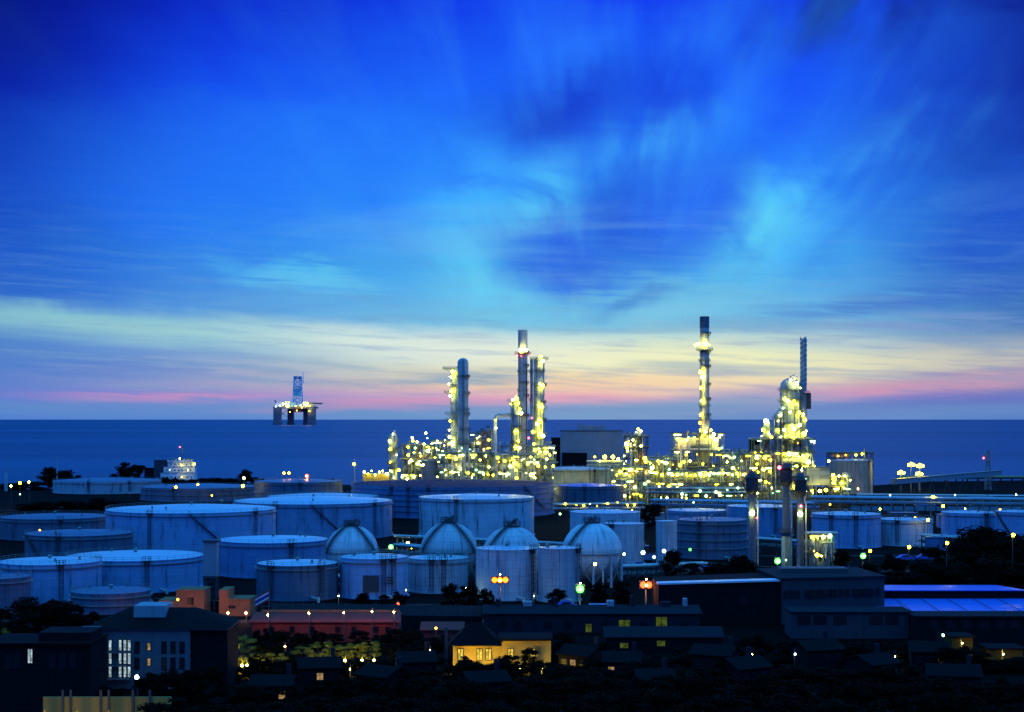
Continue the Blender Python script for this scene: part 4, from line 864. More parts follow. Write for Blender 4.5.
# ------------------------------------------------------------------ lamps and masts
LG = 'lamp posts among the tanks'
def lamp_post(label, px, py, d, kind='green', r=.55, arm=1.4, cat='lamp post', group=None):
    z = Z(py, d); t = thing('lamp_post', label, cat, base(px, d), 0, group)
    MB().cyl((0, .5, 0), (0, .5, z + .9), .16, .09, 8).build('pole', M['dark'], t)
    MB().bar((0, .5, z + .9), (0, -arm * .4, z + 1.0), .12).box((0, -.2, z + r * .78 + .12), (r * 1.5, r * 1.5, .14)).build('lamp_arm', M['dark'], t)
    lamp(t, (0, -.2, z), kind, r)
    if kind in ('gflame', 'rflame') and r > .8: lamp(t, (0, -.2 - r, z), 'uplight' if kind == 'gflame' else 'porch', r * .3)  # stronger bulb added in front to cast light on nearby things
    return t
for px, py, d, k, r, lb in ((391, 547, 640, 'gflame', 1.3, 'green starry lamp right of the leftmost sphere'), (417, 553, 600, 'gflame', .9, 'green yellow lamp near the left foot of the second sphere'), (408, 543, 640, 'pale', .7, 'pale lamp above the pair of green lamps by the second sphere'), (411, 549, 640, 'warm', .6, 'small yellow lamp between the two green lamps'),
        (777.5, 561, 505, 'gflame', 1.25, 'bright green white lamp at the foot of the tall vent stacks'), (863, 556, 520, 'gflame', 1.2, 'bright green white lamp below the broad pale tank'), (870, 551, 530, 'warm', .6, 'yellow lamp just above the bright lamp by the broad pale tank'), (933, 497, 800, 'warm', 1.0, 'yellow lamp on the pipe bridge at right'), (943, 506, 780, 'warm', .8, 'yellow lamp under the pipe bridge at right'),
        (928, 520, 645, 'warm', .75, 'yellow lamp at the right edge of the corner ladder tank'), (909, 547, 560, 'warm', .7, 'yellow lamp at the foot of the corner ladder tank'), (947, 543, 490, 'warm', .6, 'yellow lamp before the big dark trees'), (1013, 535, 480, 'warm', .65, 'yellow lamp among the big dark trees at the right edge'), (817, 555, 510, 'warm', .8, 'yellow lamp between the vent stacks and the broad pale tank'),
        (624, 554, 540, 'green', .6, 'small green lamp right of the rightmost sphere'), (643, 552.5, 540, 'cool', .9, 'brightest white lamp at the foot of the narrow upright tank'), (664, 551, 540, 'cool', .8, 'white lamp on the right foot of the narrow upright tank'), (654, 557, 535, 'green', .6, 'small lamp under the narrow upright tank'), (690, 549.5, 545, 'gflame', .6, 'pure green lamp in front of the dark ringed tank'), (595, 564, 480, 'pale', .55, 'pale lamp on a white post before the rightmost sphere'),
        (176, 487, 980, 'warm', .9, 'yellow lamp under the white ship'), (198, 484.5, 985, 'sod', .8, 'orange lamp right of the white ship'), (243, 486, 960, 'warm', 1.1, 'bright yellow lamp below the pointed tree'), (244, 478, 985, 'pale', .9, 'upper lamp in front of the pointed tree'), (11, 486, 960, 'pale', .7, 'leftmost of the three lamps at the far left'), (20, 483, 960, 'warm', 1.0, 'middle lamp of the three at the far left'), (29, 482, 970, 'pale', .7, 'rightmost of the three lamps at the far left'),
        (284, 473, 990, 'sod', .9, 'orange lamp left of the red starburst lamp'), (289, 473, 990, 'sod', .9, 'orange lamp closest to the red starburst lamp'), (307, 476, 980, 'rflame', 1.5, 'red pink bright lamp on the shore left of the refinery'), (354, 464, 970, 'warm', 1.0, 'cross-shaped lamp mast left of the refinery lamps'),
        (398, 604, 420, 'rflame', .5, 'small red lamp on the fence below the second sphere'), (407, 618, 400, 'warm', .6, 'yellow lamp at the right end of the red building'), (511, 608, 412, 'cool', .6, 'cold white lamp below the orange floodlights'), (857, 614, 380, 'sod', .8, 'amber lamp in front of the low factory wing'), (137, 677, 300, 'cool', .55, 'white lamp at the foot of the lit balconies'), (795, 654, 330, 'cool', .3, 'tiny white lamp in the dark right foreground'),
        (178, 599.5, 414, 'sod', .35, 'sodium lamp in front of the stepped ochre block'), (133, 616, 330, 'pale', .25, 'small pale lamp on the roof line of the balcony building'), (943, 635, 372, 'green', .45, 'pale green tube lamp below the blue-roofed warehouse')):
    lamp_post(lb, px, py, d, k, r)
for px, py, d, lb in ((338.5, 596, 452, 'small uplight in the gap right of the nearest grey blue tank'), (406, 590, 452, 'small uplight in the gap between the two white tanks below the spheres'), (466, 588, 462, 'small uplight left of the bright white tank'), (345, 558, 488, 'small uplight under the leftmost sphere'), (534, 596, 448, 'small uplight in the gap of the bright and the plain white tank'), (668, 560, 548, 'small uplight by the narrow upright tank'), (786, 560, 538, 'small uplight at the pale foot of the middle vent stack'), (540, 480, 1000, 'yellow uplight left of the green lit tank'), (575, 482, 1003, 'yellow uplight before the green lit tank'), (606, 481, 1003, 'yellow uplight right of the green lit tank'), (835, 487, 1088, 'uplight at the left foot of the tan tank'), (858, 487, 1090, 'uplight at the right foot of the tan tank')):
    far = d > 700
    lamp_post(lb, px, (py if not far else HOR + F * (H - 4) / d), d - (3 if not far else 8), 'garden' if far else 'uplight', .28 if far else .16, .4)
def flood(label, px, py, d, kind, heads, r, spill):
    z = Z(py, d); t = thing('floodlight_mast', label, 'floodlight mast', base(px, d))
    MB().cyl((0, .6, 0), (0, .6, z + .5), .28, .18, 10).build('pole', M['steel'], t); w = heads * 1.5
    MB().bx(-w / 2, w / 2, .35, .75, z - .2, z + .15).build('crossarm', M['steel'], t)
    for k in range(heads):
        x = (k - (heads - 1) / 2) * 1.45; MB().box((x, .25, z + .3), (r * 1.9, .3, r * 1.9)).build('lamp_housing', M['dark'], t); lamp(t, (x, -.15 - (.3 if k == heads // 2 else 0), z + .3), kind, r)
    lamp(t, (0, -1.7, z + .3), spill, .34); lamp(t, (0, -1.2, z + 1.9), spill, .2)  # strong bulbs added before the heads to light tanks, trees and ground
flood('orange floodlight mast with a cluster of heads, before the bright white tank', 500, 581, 428, 'flame', 3, 1.0, 'porch')
flood('green floodlight mast with one big head, below the rightmost sphere', 580, 590, 425, 'gflame', 1, 1.35, 'uplight')
flood('red orange floodlight mast with two heads, left of the factory roof', 646, 586, 424, 'rflame', 2, 1.1, 'porch')
def mast(label, px, ytop, d, r=.3, cat='mast', light=None, yard=0, wide=0):
    z = Z(ytop, d); t = thing('mast', label, cat, base(px, d)); MB().cyl((0, 0, 0), (0, 0, z), r, r * .5, 10).build('pole', M['column'], t)
    if yard: MB().bx(-yard, yard, -.15, .15, z * .86, z * .86 + .3).build('yard', M['steel'], t)
    if wide: MB().cyl((0, 0, 0), (0, 0, z * .5), wide, wide, 12).build('base_column', M['tank'], t)
    if light: lamp(t, (0, 0, z + .4), *light)
mast('white mast at the far left edge, thick lower half', 6, 455, 1150, .6, wide=1.2); mast('thin grey mast rising behind the wide cream tank', 57, 456, 1190, .7); mast('thin mast on the shore left of the red bright lamp', 277, 457, 1100, .35); mast('thin pole just above the dark trees left of the ship', 126, 462, 1260, .4)
mast('plain white post with a crossbar left of the refinery lamps', 354.5, 459, 978, .45, yard=2.0)
# -- three vent stacks in the tank farm
for px, yt, d, w, pl, lit, lb in ((752, 471, 545, 8.2, (478, 488), [(752, 513, 'pale', 1.15), (757, 518, 'redl', .7)], 'left one of the three tall vent stacks, with a bright lamp halfway up'), (786, 463, 548, 7.5, (468, 480, 532), [(779, 467.5, 'redl', .7)], 'middle and tallest of the three vent stacks, its lower part pale'), (800.5, 473, 540, 7.5, (480, 490), [(800, 514, 'pale', 1.1), (801, 506, 'redl', .6)], 'right one of the three tall vent stacks, with a square lit lamp')):
    k = d / F; r = w / 2 * k; z = Z(yt, d); t = thing('vent_stack', lb, 'vent stack', base(px, d), 0, 'tall vent stacks among the tanks')
    zs = Z(538, d) if px == 786 else 2
    MB().lathe([(r * 1.25, 0), (r * 1.25, zs), (r, zs + .6)], 20).build('base_section', M['tankg' if px == 786 else 'tankd'], t)
    MB().lathe([(r, zs + .6), (r * .85, z), (r * .6, z), (r * .6, z - 2)], 20).build('shaft', M['tankd'], t)
    MB().lathe([(r * 1.0, z - 8), (r * 1.55, z - 7), (r * 1.6, z - 2.4), (r * .9, z - 1.2)], 20).build('head', M['dark'], t)
    for p in pl: ring_platform(t, r, Z(p, d), 1.5, (0, 0), 'dark')
    l = MB()
    for s in (-.35, .35): l.bar((s, -r * 1.25 - .5, .5), (s, -r - .4, z - 8), .12)
    for q in range(int((z - 9) / .7)): l.bar((-.35, -r * 1.1 - .45, 1 + q * .7), (.35, -r * 1.1 - .45, 1 + q * .7), .08)
    l.build('ladder', M['dark'], t); lamps_at(t, lit, d - r - 1.3)
    MB().tube([(r + .5, -.5, 0), (r + .5, -.5, z * .7), (r * .5, 0, z * .75)], .25, 8).build('side_pipe', M['pipe'], t)
frame('small lit frame of valves between the vent stacks and the broad pale tank', 812, 834, 536, 535, 8, 4, 2, 10, 1, [(812, 537, 'warm', .5), (817, 537, 'warm', .6), (823, 537, 'pale', .6), (830, 536, 'green', .9), (814, 551, 'sod', .5), (821, 556, 'pale', .4)], 0, mat='steel', hpipes=2)
# -- pipe bridges and low walls between the tanks
rack('long pale pipe bridge at right, above the pale tanks', (X(815, 815), 815), (X(1050, 790), 790), Z(499, 800), 7, 18, 10, 0, mat='steel', pmats=('tank', 'tankb', 'tank', 'pipe'))
rack('pale pipe bridge in the middle, under the refinery front', (X(655, 860), 860), (X(815, 830), 830), Z(502, 845), 7, 12, 10, 0, pmats=('tank', 'tankb', 'tank', 'pipe'))
rack('dark pipe bridge with a row of small lamps, above the rightmost sphere', (X(557, 840), 840), (X(640, 850), 850), Z(505, 840), 6, 8, 8, 8, 'warm', mat='dark', lr=.5)
for lb, a, b_, z in (('dark catwalk between the wide and the largest left tank', (100, 545), (185, 520), 6), ('dark catwalk left of the tanks behind the left clump', (-10, 500), (60, 470), 5), ('low pipe run between the large tank and the leftmost sphere', (318, 600), (345, 480), 4), ('low pipe run behind the second sphere', (400, 590), (475, 560), 5), ('low pipe run right of the rightmost sphere', (625, 520), (700, 530), 3.5),
                     ('pipe run crossing behind the vent stacks', (700, 640), (830, 600), 5), ('pipe run right of the corner ladder tank', (925, 640), (1030, 600), 5), ('pipe run on the strip behind the tanks at right', (860, 980), (1030, 960), 5), ('pipe run behind the huge girdered tank at its left', (330, 905), (372, 760), 6)):
    rack(lb, (X(a[0], a[1]), a[1]), (X(b_[0], b_[1]), b_[1]), z, 4, 8, 6, 0, mat='dark', lift=2, pmats=('pipe', 'steel', 'dark', 'rust'))
rack('low dark pipe bridge behind the spheres', (X(400, 640), 640), (X(570, 600), 600), Z(543, 610), 4, 12, 6, 0, mat='dark', lift=1)
rack('low dark pipe bridge behind the deep blue tank', (X(60, 515), 515), (X(215, 540), 540), 4.5, 4, 9, 6, 0, mat='dark', lift=1)
def wall(label, a, b, h, mat='conc', th=.5, name='bund_wall', cat='wall'):
    a, b = Vector((*a, 0)), Vector((*b, 0)); L = (b - a).length; t = thing(name, label, cat, (a + b) / 2, math.atan2(b.y - a.y, b.x - a.x))
    MB().bx(-L / 2, L / 2, -th / 2, th / 2, 0, h).build('panel', M[mat], t); MB().bx(-L / 2, L / 2, -th / 2 - .12, th / 2 + .12, h, h + .18).build('coping', M['conc'], t)
    for k in range(int(L / 6) + 1): MB().bx(-.3, .3, -th / 2 - .2, th / 2 + .2, 0, h + .3).build('pier', M['conc'], t, (min(L / 2, -L / 2 + 6 * k), 0, 0))
wall('low dark bund wall below the stair tower and the deep blue tank', (X(155, 440), 440), (X(256, 432), 432), 2.4, 'darkwall')
wall('dark wall running under the leftmost and the second white tank', (X(262, 430), 430), (X(470, 436), 436), 1.4, 'darkwall')
wall('bund wall behind the rightmost sphere and the small white tanks', (X(595, 585), 585), (X(680, 592), 592), 2.4, 'tankb')
wall('bund wall in front of the dark ringed tank and vent stacks', (X(682, 560), 560), (X(805, 530), 530), 2.0, 'darkwall')
wall('bund wall across the far dark strip at the right', (X(850, 905), 905), (X(1040, 900), 900), 2.6, 'grey')
t = thing('stair_tower', 'grey box tank on dark legs beside the diagonal stair at left', 'tower', base(210, 462)); k = 462 / F
MB().bx(-6.5 * k, 6.5 * k, 0, 4, Z(576, 462), Z(542, 462)).build('housing', M['grey'], t); MB().bx(-7.5 * k, 8 * k, -.5, 4.5, Z(542, 462), Z(542, 462) + .5).build('roof', M['dark'], t)
MB().bx(-7 * k, 7 * k, -.4, 4.4, Z(576, 462) - .6, Z(576, 462) - .02).build('platform', M['dark'], t)
for sx in (-6, 6):
    for sy in (.4, 3.6): MB().bar((sx * k, sy, 0), (sx * k, sy, Z(576, 462)), .5).build('leg', M['dark'], t)
q = MB()
for k2 in range(4):
    z0, z1 = k2 * 2.0, k2 * 2.0 + 2.0; q.bar((-6 * k, .2, z0), (6 * k, .2, min(z1, Z(578, 462))), .2)
q.build('brace', M['dark'], t)

# ------------------------------------------------------------------ ship and drilling rig
d = 1420; k = d / F; t = thing('ship', 'white ship superstructure with lit deck lamps and a mast, lying off the left shore', 'ship', (X(160, d), d, -3)); c0 = 160
def sx_(p): return (p - c0) * k
zz = lambda y: Z(y, d) + 3
MB().prism([(sx_(112), 0), (sx_(106), 9), (sx_(112), 18), (sx_(192), 18), (sx_(200), 13), (sx_(200), 5), (sx_(192), 0)], 0, zz(480)).build('hull', M['hull'], t)
for a, b_, y0, y1, dp in ((160, 194, 480, 473, 0), (163, 194, 473, 467, .8), (167, 193, 467, 462.5, 1.6), (166, 191, 462.5, 459.5, 2.2)):
    MB().bx(sx_(a), sx_(b_), 2 + dp, 15 - dp, zz(y0) + .02, zz(y1)).build('deckhouse', M['ship'], t)
    MB().bx(sx_(a) - .8, sx_(b_) + .8, 1.4 + dp, 15.4 - dp, zz(y1), zz(y1) + .3).build('deck_edge', M['steel'], t)
    for j in range(int((b_ - a) / 4)): MB().bx(-.7, .7, -.06, .1, 0, 1.1).build('window', M['glass'], t, (sx_(a + 3 + j * 4), 2 + dp, zz(y0) + 1.8))
MB().bx(sx_(153), sx_(166), 4, 12, zz(478), zz(460)).build('funnel', M['hull'], t); MB().bx(sx_(143), sx_(153), 5, 11, zz(479), zz(468)).build('crane_house', M['darkwall'], t)
q = MB().cyl((sx_(180), 8, zz(459.4)), (sx_(180), 8, zz(441)), .8, .35, 8)
for y, w in ((456, 3.2), (450, 2.4), (445, 1.8)): q.bx(sx_(180) - w, sx_(180) + w, 7.8, 8.2, zz(y), zz(y) + .35)
q.build('mast', M['steel'], t)
q = MB()
for s in range(14): q.bar((sx_(163 + s * 2.2), 1.6, zz(473)), (sx_(163 + s * 2.2), 1.6, zz(473) + 1.2), .15)
q.bar((sx_(163), 1.6, zz(473) + 1.2), (sx_(193), 1.6, zz(473) + 1.2), .15).build('railing', M['ship'], t)
for px, py, kd, r in ((180, 447, 'redl', .8), (180, 458.5, 'cool', .9), (181.5, 465, 'warm', .8), (194.5, 464, 'warm', 1.1), (182, 477, 'warm', .5), (170, 470, 'cool', .4), (188, 470, 'pale', .4)):
    lamp(t, (sx_(px), -1, zz(py)), kd, r)
d = 14000.0; k = d / F; t = thing('drilling_rig', 'four-legged offshore drilling rig with a blue derrick standing on the horizon', 'drilling rig', (X(296, d), d, -3)); zr = lambda y: Z(y, d) + 3
rx = lambda p: (p - 296) * k
for p, w, yy in ((277, 7.5, 0), (287.5, 6, 180), (303.5, 6, 180), (311.5, 7.5, 0)):
    MB().bx(rx(p - w / 2), rx(p + w / 2), yy, yy + 60, 0, zr(408.5)).build('leg', M['rigd'], t)
    MB().bx(rx(p - w / 2 - .5), rx(p + w / 2 + .5), yy - 6, yy + 66, 0, zr(422.5)).build('pontoon', M['rigd'], t)
MB().bx(rx(273), rx(315), 0, 240, zr(408.5), zr(406.6)).build('deck', M['rigd'], t)
q = MB()
for a, b_ in ((279, 286), (305, 310)):
    q.bar((rx(a), 40, zr(417)), (rx(b_), 40, zr(410)), 4).bar((rx(b_), 40, zr(417)), (rx(a), 40, zr(410)), 4)
q.build('brace', M['rigd'], t); MB().bx(rx(291), rx(301), 60, 160, zr(412), zr(408.6)).build('moonpool_module', M['rigd'], t)
for p, w, y1, m_, yy in ((279.5, 8, 402.5, 'rigl', 10), (287, 5.5, 401.2, 'rigl', 30), (299, 5, 403.5, 'rigl', 60), (305.5, 6, 401.6, 'rigl', 20), (311, 5, 403.2, 'rigl', 50), (293, 4.5, 402.6, 'rigb', 15), (276, 3, 403.8, 'rigd', 100)):
    MB().bx(rx(p - w / 2), rx(p + w / 2), yy, yy + 90, zr(406.6) + .1, zr(y1)).build('deck_module', M[m_], t)
q = MB(); zb, zt_ = zr(401), zr(376)
for s in (-1, 1):
    for u in (-1, 1): q.bar((s * 4.6 * k - 0, 110 + u * 40, zr(406.5)), (s * 3.4 * k, 110 + u * 30, zr(376.5)), 6)
for j in range(7):
    za, zc_ = zr(404 - j * 4), zr(400 - j * 4); w = (4.6 - j * .17) * k
    for u in (-36, 36): q.bar((-w, 110 + u, za), (w, 110 + u, zc_), 4).bar((w, 110 + u, za), (-w, 110 + u, zc_), 4).bar((-w, 110 + u, zc_), (w, 110 + u, zc_), 4.5)
q.build('derrick', M['rigb'], t); MB().bx(-4.4 * k, 3.6 * k, 80, 140, zr(396), zr(386)).build('derrick_cladding', M['rigb'], t); MB().bx(-3.2 * k, 1.6 * k, 70, 78, zr(388.5), zr(387)).build('white_panel', M['rigl'], t)
MB().bx(-3.4 * k, -.6 * k, 90, 130, zr(378.6), zr(376.6)).build('crown_block', M['rigd'], t); MB().bx(.6 * k, 3.6 * k, 90, 130, zr(378.6), zr(376.6)).build('crown_block', M['rigd'], t)
MB().bar((rx(308), 30, zr(403)), (rx(322), 20, zr(403.6)), 14).build('crane_boom', M['rigd'], t); MB().bar((rx(276), 30, zr(404)), (rx(274.5), 20, zr(400)), 9).build('flare_boom', M['rigd'], t)
MB().cyl((rx(301.5), 110, zr(383)), (rx(301.5), 110, zr(372)), 4, 2, 6).build('antenna', M['rigb'], t)
for px, py, kd, r in ((280, 405.5, 'cool', 5), (286, 404, 'pale', 6), (306, 404.5, 'pale', 5), (288, 406.5, 'pale', 5), (296, 406, 'warm', 4), (301, 405.2, 'pale', 4), (308, 403.4, 'warm', 4), (310, 406, 'warm', 4), (302, 407.5, 'sod', 5), (309.5, 411, 'warm', 4), (297, 410.5, 'sod', 4), (276, 406.5, 'cool', 4), (290, 412, 'sod', 3)):
    lamp(t, (rx(px), -14, zr(py)), kd, r * 1.35)

# ------------------------------------------------------------------ town buildings
def window(t, d, p0, p1, y0, y1, pane='glass', mull=0, off=None, name='window'):
    ox = t.location.x; x0, x1, z0, z1 = X(p0, d) - ox, X(p1, d) - ox, Z(y1, d), Z(y0, d); yy = d - t.location.y; w = .12
    fr = MB().bx(x0 - w, x0, -.14, .02, z0 - w, z1 + w).bx(x1, x1 + w, -.14, .02, z0 - w, z1 + w).bx(x0, x1, -.14, .02, z0 - w, z0).bx(x0, x1, -.14, .02, z1, z1 + w)
    for m_ in range(mull):
        xm = x0 + (x1 - x0) * (m_ + 1) / (mull + 1); fr.bx(xm - .05, xm + .05, -.1, .0, z0, z1)
    o = fr.build(name, M['shed'], t, (0, yy, 0)); MB().bx(x0, x1, -.05, -.01, z0, z1).build('pane', M[pane], o)
    return o
# balcony building with hip roof
d = 308; k = d / F; t = thing('apartment_building', 'pale three-storey building with hip roof and rows of lit balcony windows', 'building', base(137, d)); bx_ = lambda p: (p - 137) * k
ze = Z(630, d)
MB().bx(bx_(86), bx_(190), 0, 13, 0, ze).build('wall', M['white'], t); MB().bx(bx_(190), bx_(227), .4, 12.6, 0, ze - .3).build('dark_wing', M['darkwall'], t)
MB().bx(bx_(86) - .4, bx_(228), -.5, 13.5, ze, ze + .35).build('eaves', M['white'], t)
MB().add([(bx_(84), -.9, ze + .36), (bx_(229), -.9, ze + .36), (bx_(229), 13.9, ze + .36), (bx_(84), 13.9, ze + .36), (bx_(122), 6.5, ze + 3.6), (bx_(190), 6.5, ze + 3.6)],
         [(0, 1, 5, 4), (1, 2, 5), (2, 3, 4, 5), (3, 0, 4), (3, 2, 1, 0)]).build('roof', M['tile'], t)
MB().bx(bx_(130), bx_(162), 3.0, 9.8, ze + 1.2, ze + 4.3).build('roof_lantern', M['grey'], t)
MB().bx(bx_(83), bx_(102), -2.2, -.02, 0, Z(626, d)).build('stair_bay', M['white'], t)
for j, y in enumerate((632, 645, 658, 671)): MB().bx(bx_(84), bx_(101), -2.35, -2.22, Z(y + 8, d), Z(y, d)).build('lit_panel', M['wincool' if j else 'winwarm'], t)
for y0 in (640, 653.3, 666.6):
    for p in (104, 109, 119, 123.7, 128): window(t, d, p, p + 2.6, y0, y0 + 10.5, 'wincool')
    MB().bx(bx_(103), bx_(131.5), -1.4, -.16, Z(y0 + 12.4, d), Z(y0 + 11.4, d)).build('balcony', M['white'], t)
    q = MB()
    for s in range(15): q.bar((bx_(103.3 + s * 2), -1.35, Z(y0 + 11.4, d)), (bx_(103.3 + s * 2), -1.35, Z(y0 + 11.4, d) + .9), .06)
    q.bar((bx_(103), -1.35, Z(y0 + 11.4, d) + .9), (bx_(131.5), -1.35, Z(y0 + 11.4, d) + .9), .08).build('balcony_rail', M['dark'], t)
for y0, m_ in ((643, 'winwarm'), (658.5, 'winwarm'), (673, 'wingreen')): window(t, d, 147.6, 150.4, y0, y0 + 7, m_)
for y0 in (642, 658, 674):
    for p in (135, 162, 171, 180): window(t, d, p, p + 4, y0, y0 + 11, 'glass', 1)
# low dark building, left edge
d = 284; k = d / F; t = thing('dark_building', 'low unlit flat-roofed building at the lower left with one lit window', 'building', base(40, d))
MB().bx(-56 * k, 50 * k, 0, 12, 0, Z(645, d)).build('wall', M['darkwall'], t); MB().bx(-57 * k, 51 * k, -.6, 12.6, Z(645, d), Z(645, d) + .4).build('roof', M['tile'], t)
MB().bx(-5 * k, 48 * k, 2, 10, Z(645, d) + .42, Z(634, d)).build('roof_block', M['darkwall'], t)
window(t, d, 28, 32.5, 649, 663, 'wincool', 1)
for p in (6, 14, 50, 60, 70): window(t, d, p, p + 5, 655, 668, 'glass', 1)
# yellow wall bottom left
d = 262; t = thing('yard_wall', 'yellow lit yard wall at the bottom left with dark posts', 'wall', base(105, d)); k = d / F
MB().bx(-62 * k, 66 * k, 0, .4, 0, Z(697, d)).build('panel', M['yellow'], t)
for p in (-42, -34, -4, 4, 28, 45): MB().bx(p * k - .18, p * k + .18, -.3, -.02, 0, Z(690, d)).build('post', M['dark'], t)
for p in (44, 76, 108): lamp_post(['amber lamp before the left end of the yellow yard wall', 'amber lamp before the middle of the yellow yard wall', 'amber lamp before the right half of the yellow yard wall'][(44, 76, 108).index(p)], p, 715, 256, 'garden', .1)
# ochre blocks
d = 421; k = d / F; t = thing('ochre_block', 'stepped ochre house lit orange, the left one of two', 'building', base(180, d))
MB().bx(-22 * k, -4 * k, 0, 9, 0, Z(600.5, d)).build('low_wing', M['orange'], t); MB().bx(-4 * k + .02, 24 * k, 0, 9, 0, Z(591, d)).build('wall', M['orange'], t)
MB().bx(-4.5 * k, 24.5 * k, -.2, 9.2, Z(591, d), Z(591, d) + .3).build('parapet', M['orange'], t); window(t, d, 165, 169, 604, 609, 'glass'); window(t, d, 188, 193, 598, 604, 'glass')
t = thing('ochre_block', 'orange lit house with a tall left end, beside the flag', 'building', base(234, d))
MB().bx(-15 * k, -5.6 * k, 0, 9, 0, Z(590, d)).build('tower', M['orange'], t); MB().bx(-5.6 * k + .02, 16 * k, 0, 9, 0, Z(600, d)).build('wall', M['orange'], t)
MB().bx(-5.5 * k, 16.5 * k, -.2, 9.2, Z(600, d), Z(600, d) + .3).build('parapet', M['orange'], t); window(t, d, 229, 235, 606, 608, 'glass')
for px, py, lb in ((170, 612, 'orange garden lamp by the low wing of the stepped ochre house'), (196, 611, 'orange garden lamp right of the stepped ochre house'), (228, 613, 'orange garden lamp below the house beside the flag'), (246, 613, 'orange garden lamp between the flag and the orange house')): lamp_post(lb, px, py, 411, 'porch', .28)
# flag
d = 405; k = d / F; t = thing('flag', 'striped red, white and dark blue flag hanging on a pole by the orange house', 'flag', base(269, d))
MB().cyl((0, 0, 0), (0, 0, Z(586, d)), .09, .06, 8).build('pole', M['steel'], t); zt = Z(590, d)
for s, (w0, w1, m_) in enumerate(((0, .17, 'flagr'), (.17, .33, 'flagw'), (.33, .67, 'flagb'), (.67, .83, 'flagw'), (.83, 1, 'flagr'))):
    vs = []; fs = []
    for i_ in range(13):
        u = i_ / 12; x = -.12 - u * 3.4; y = .25 * math.sin(u * 9) * u; drop = u * 1.9
        for th in (0, .03): vs += [(x, y + th, zt - drop - w0 * 2.6), (x, y + th, zt - drop - w1 * 2.6)]
    for i_ in range(12):
        a = i_ * 4; fs += [(a, a + 1, a + 5, a + 4), (a + 2, a + 6, a + 7, a + 3), (a, a + 4, a + 6, a + 2), (a + 1, a + 3, a + 7, a + 5)]
    MB().add(vs, fs).build('flag_stripe', M[m_], t)
# fence of panels
a, b_ = Vector((X(272, 402), 402, 0)), Vector((X(482, 396), 396, 0)); L = (b_ - a).length
t = thing('panel_fence', 'long fence of pale panels with dark posts below the white tanks', 'fence', (a + b_) / 2, math.atan2(b_.y - a.y, b_.x - a.x)); zf = Z(604, 400)
for i_ in range(20):
    x = -L / 2 + L * i_ / 20; MB().bx(x + .15, x + L / 20 - .15, -.06, .06, zf - 2.6, zf).build('panel', M['conc'], t); MB().bx(x - .14, x + .14, -.1, .1, 0, zf + .2).build('post', M['dark'], t)
MB().bx(-L / 2, L / 2, -.25, .25, 0, zf - 2.62).build('plinth', M['darkwall'], t)
# red buildings
d = 372; k = d / F; t = thing('red_building', 'long low brick red building with an orange lit ridge, right of the flag', 'building', base(330, d))
def gable(t, p0, p1, pc, y0, y1, ze, zr_, wall_, roof_, ov=.5):
    x0, x1 = (p0 - pc) * k, (p1 - pc) * k; ym = (y0 + y1) / 2
    MB().add([(x0, y0, 0), (x1, y0, 0), (x1, y1, 0), (x0, y1, 0), (x0, y0, ze), (x1, y0, ze), (x1, y1, ze), (x0, y1, ze), (x0, ym, zr_ - .05), (x1, ym, zr_ - .05)],
             [(0, 1, 5, 4), (2, 3, 7, 6), (1, 2, 6, 9, 5), (3, 0, 4, 8, 7)]).build('wall', M[wall_], t)
    m_ = MB()
    for s, ye in ((-1, y0 - ov), (1, y1 + ov)):
        zl = ze - (zr_ - ze) * ov / (ym - y0)
        m_.add([(x0 - ov, ye, zl), (x1 + ov, ye, zl), (x1 + ov, ym, zr_), (x0 - ov, ym, zr_), (x0 - ov, ye, zl + .25), (x1 + ov, ye, zl + .25), (x1 + ov, ym, zr_ + .25), (x0 - ov, ym, zr_ + .25)],
               [(0, 3, 2, 1), (4, 5, 6, 7), (0, 1, 5, 4), (1, 2, 6, 5), (3, 0, 4, 7)])
    m_.build('roof', M[roof_], t)
gable(t, 252, 398, 330, 0, 12, Z(622, d), Z(616, d), 'redwall', 'redwall')
MB().bx((258 - 330) * k, (398 - 330) * k, 5.8, 6.2, Z(616, d) + .2, Z(616, d) + .7).build('ridge', M['orange'], t)
for p in (270, 290, 310, 336, 352, 374, 386): window(t, d, p, p + 4, 627, 632, 'glass')
for i_, (px, py) in enumerate(((268, 615), (309, 613), (344, 612.5), (372, 611.5), (394, 612))): lamp_post(['sodium lamp at the left end of the red ridge', 'sodium lamp over the left half of the red ridge', 'sodium lamp over the middle of the red ridge', 'sodium lamp over the right half of the red ridge', 'sodium lamp at the right end of the red ridge'][i_], px, py, 369, 'porch', .2)
t = thing('red_building', 'small brick red building left of the yellow house', 'building', base(441, d)); gable(t, 422, 462, 441, 0, 9, Z(630, d), Z(625, d), 'redwall', 'redwall')
lamp_post('sodium lamp before the small red building', 436, 628, 362, 'sod', .3)
# yellow house
d = 331; k = d / F; t = thing('yellow_house', 'house with glowing yellow walls under a dark hip roof', 'house', base(500, d)); hx_ = lambda p: (p - 500) * k
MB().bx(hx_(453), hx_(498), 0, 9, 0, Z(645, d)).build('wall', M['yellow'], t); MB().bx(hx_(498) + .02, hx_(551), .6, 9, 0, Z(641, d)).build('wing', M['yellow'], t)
z_ = Z(645, d); MB().add([(hx_(448), -1.2, z_), (hx_(502), -1.2, z_), (hx_(502), 10, z_), (hx_(448), 10, z_), (hx_(470), 4.4, z_ + 4.2), (hx_(480), 4.4, z_ + 4.2)], [(0, 1, 5, 4), (1, 2, 5), (2, 3, 4, 5), (3, 0, 4), (3, 2, 1, 0)]).build('roof', M['tile'], t)
z_ = Z(641, d); MB().bx(hx_(498), hx_(553), -.2, 9.6, z_ + .02, z_ + .5).build('flat_roof', M['tile'], t)
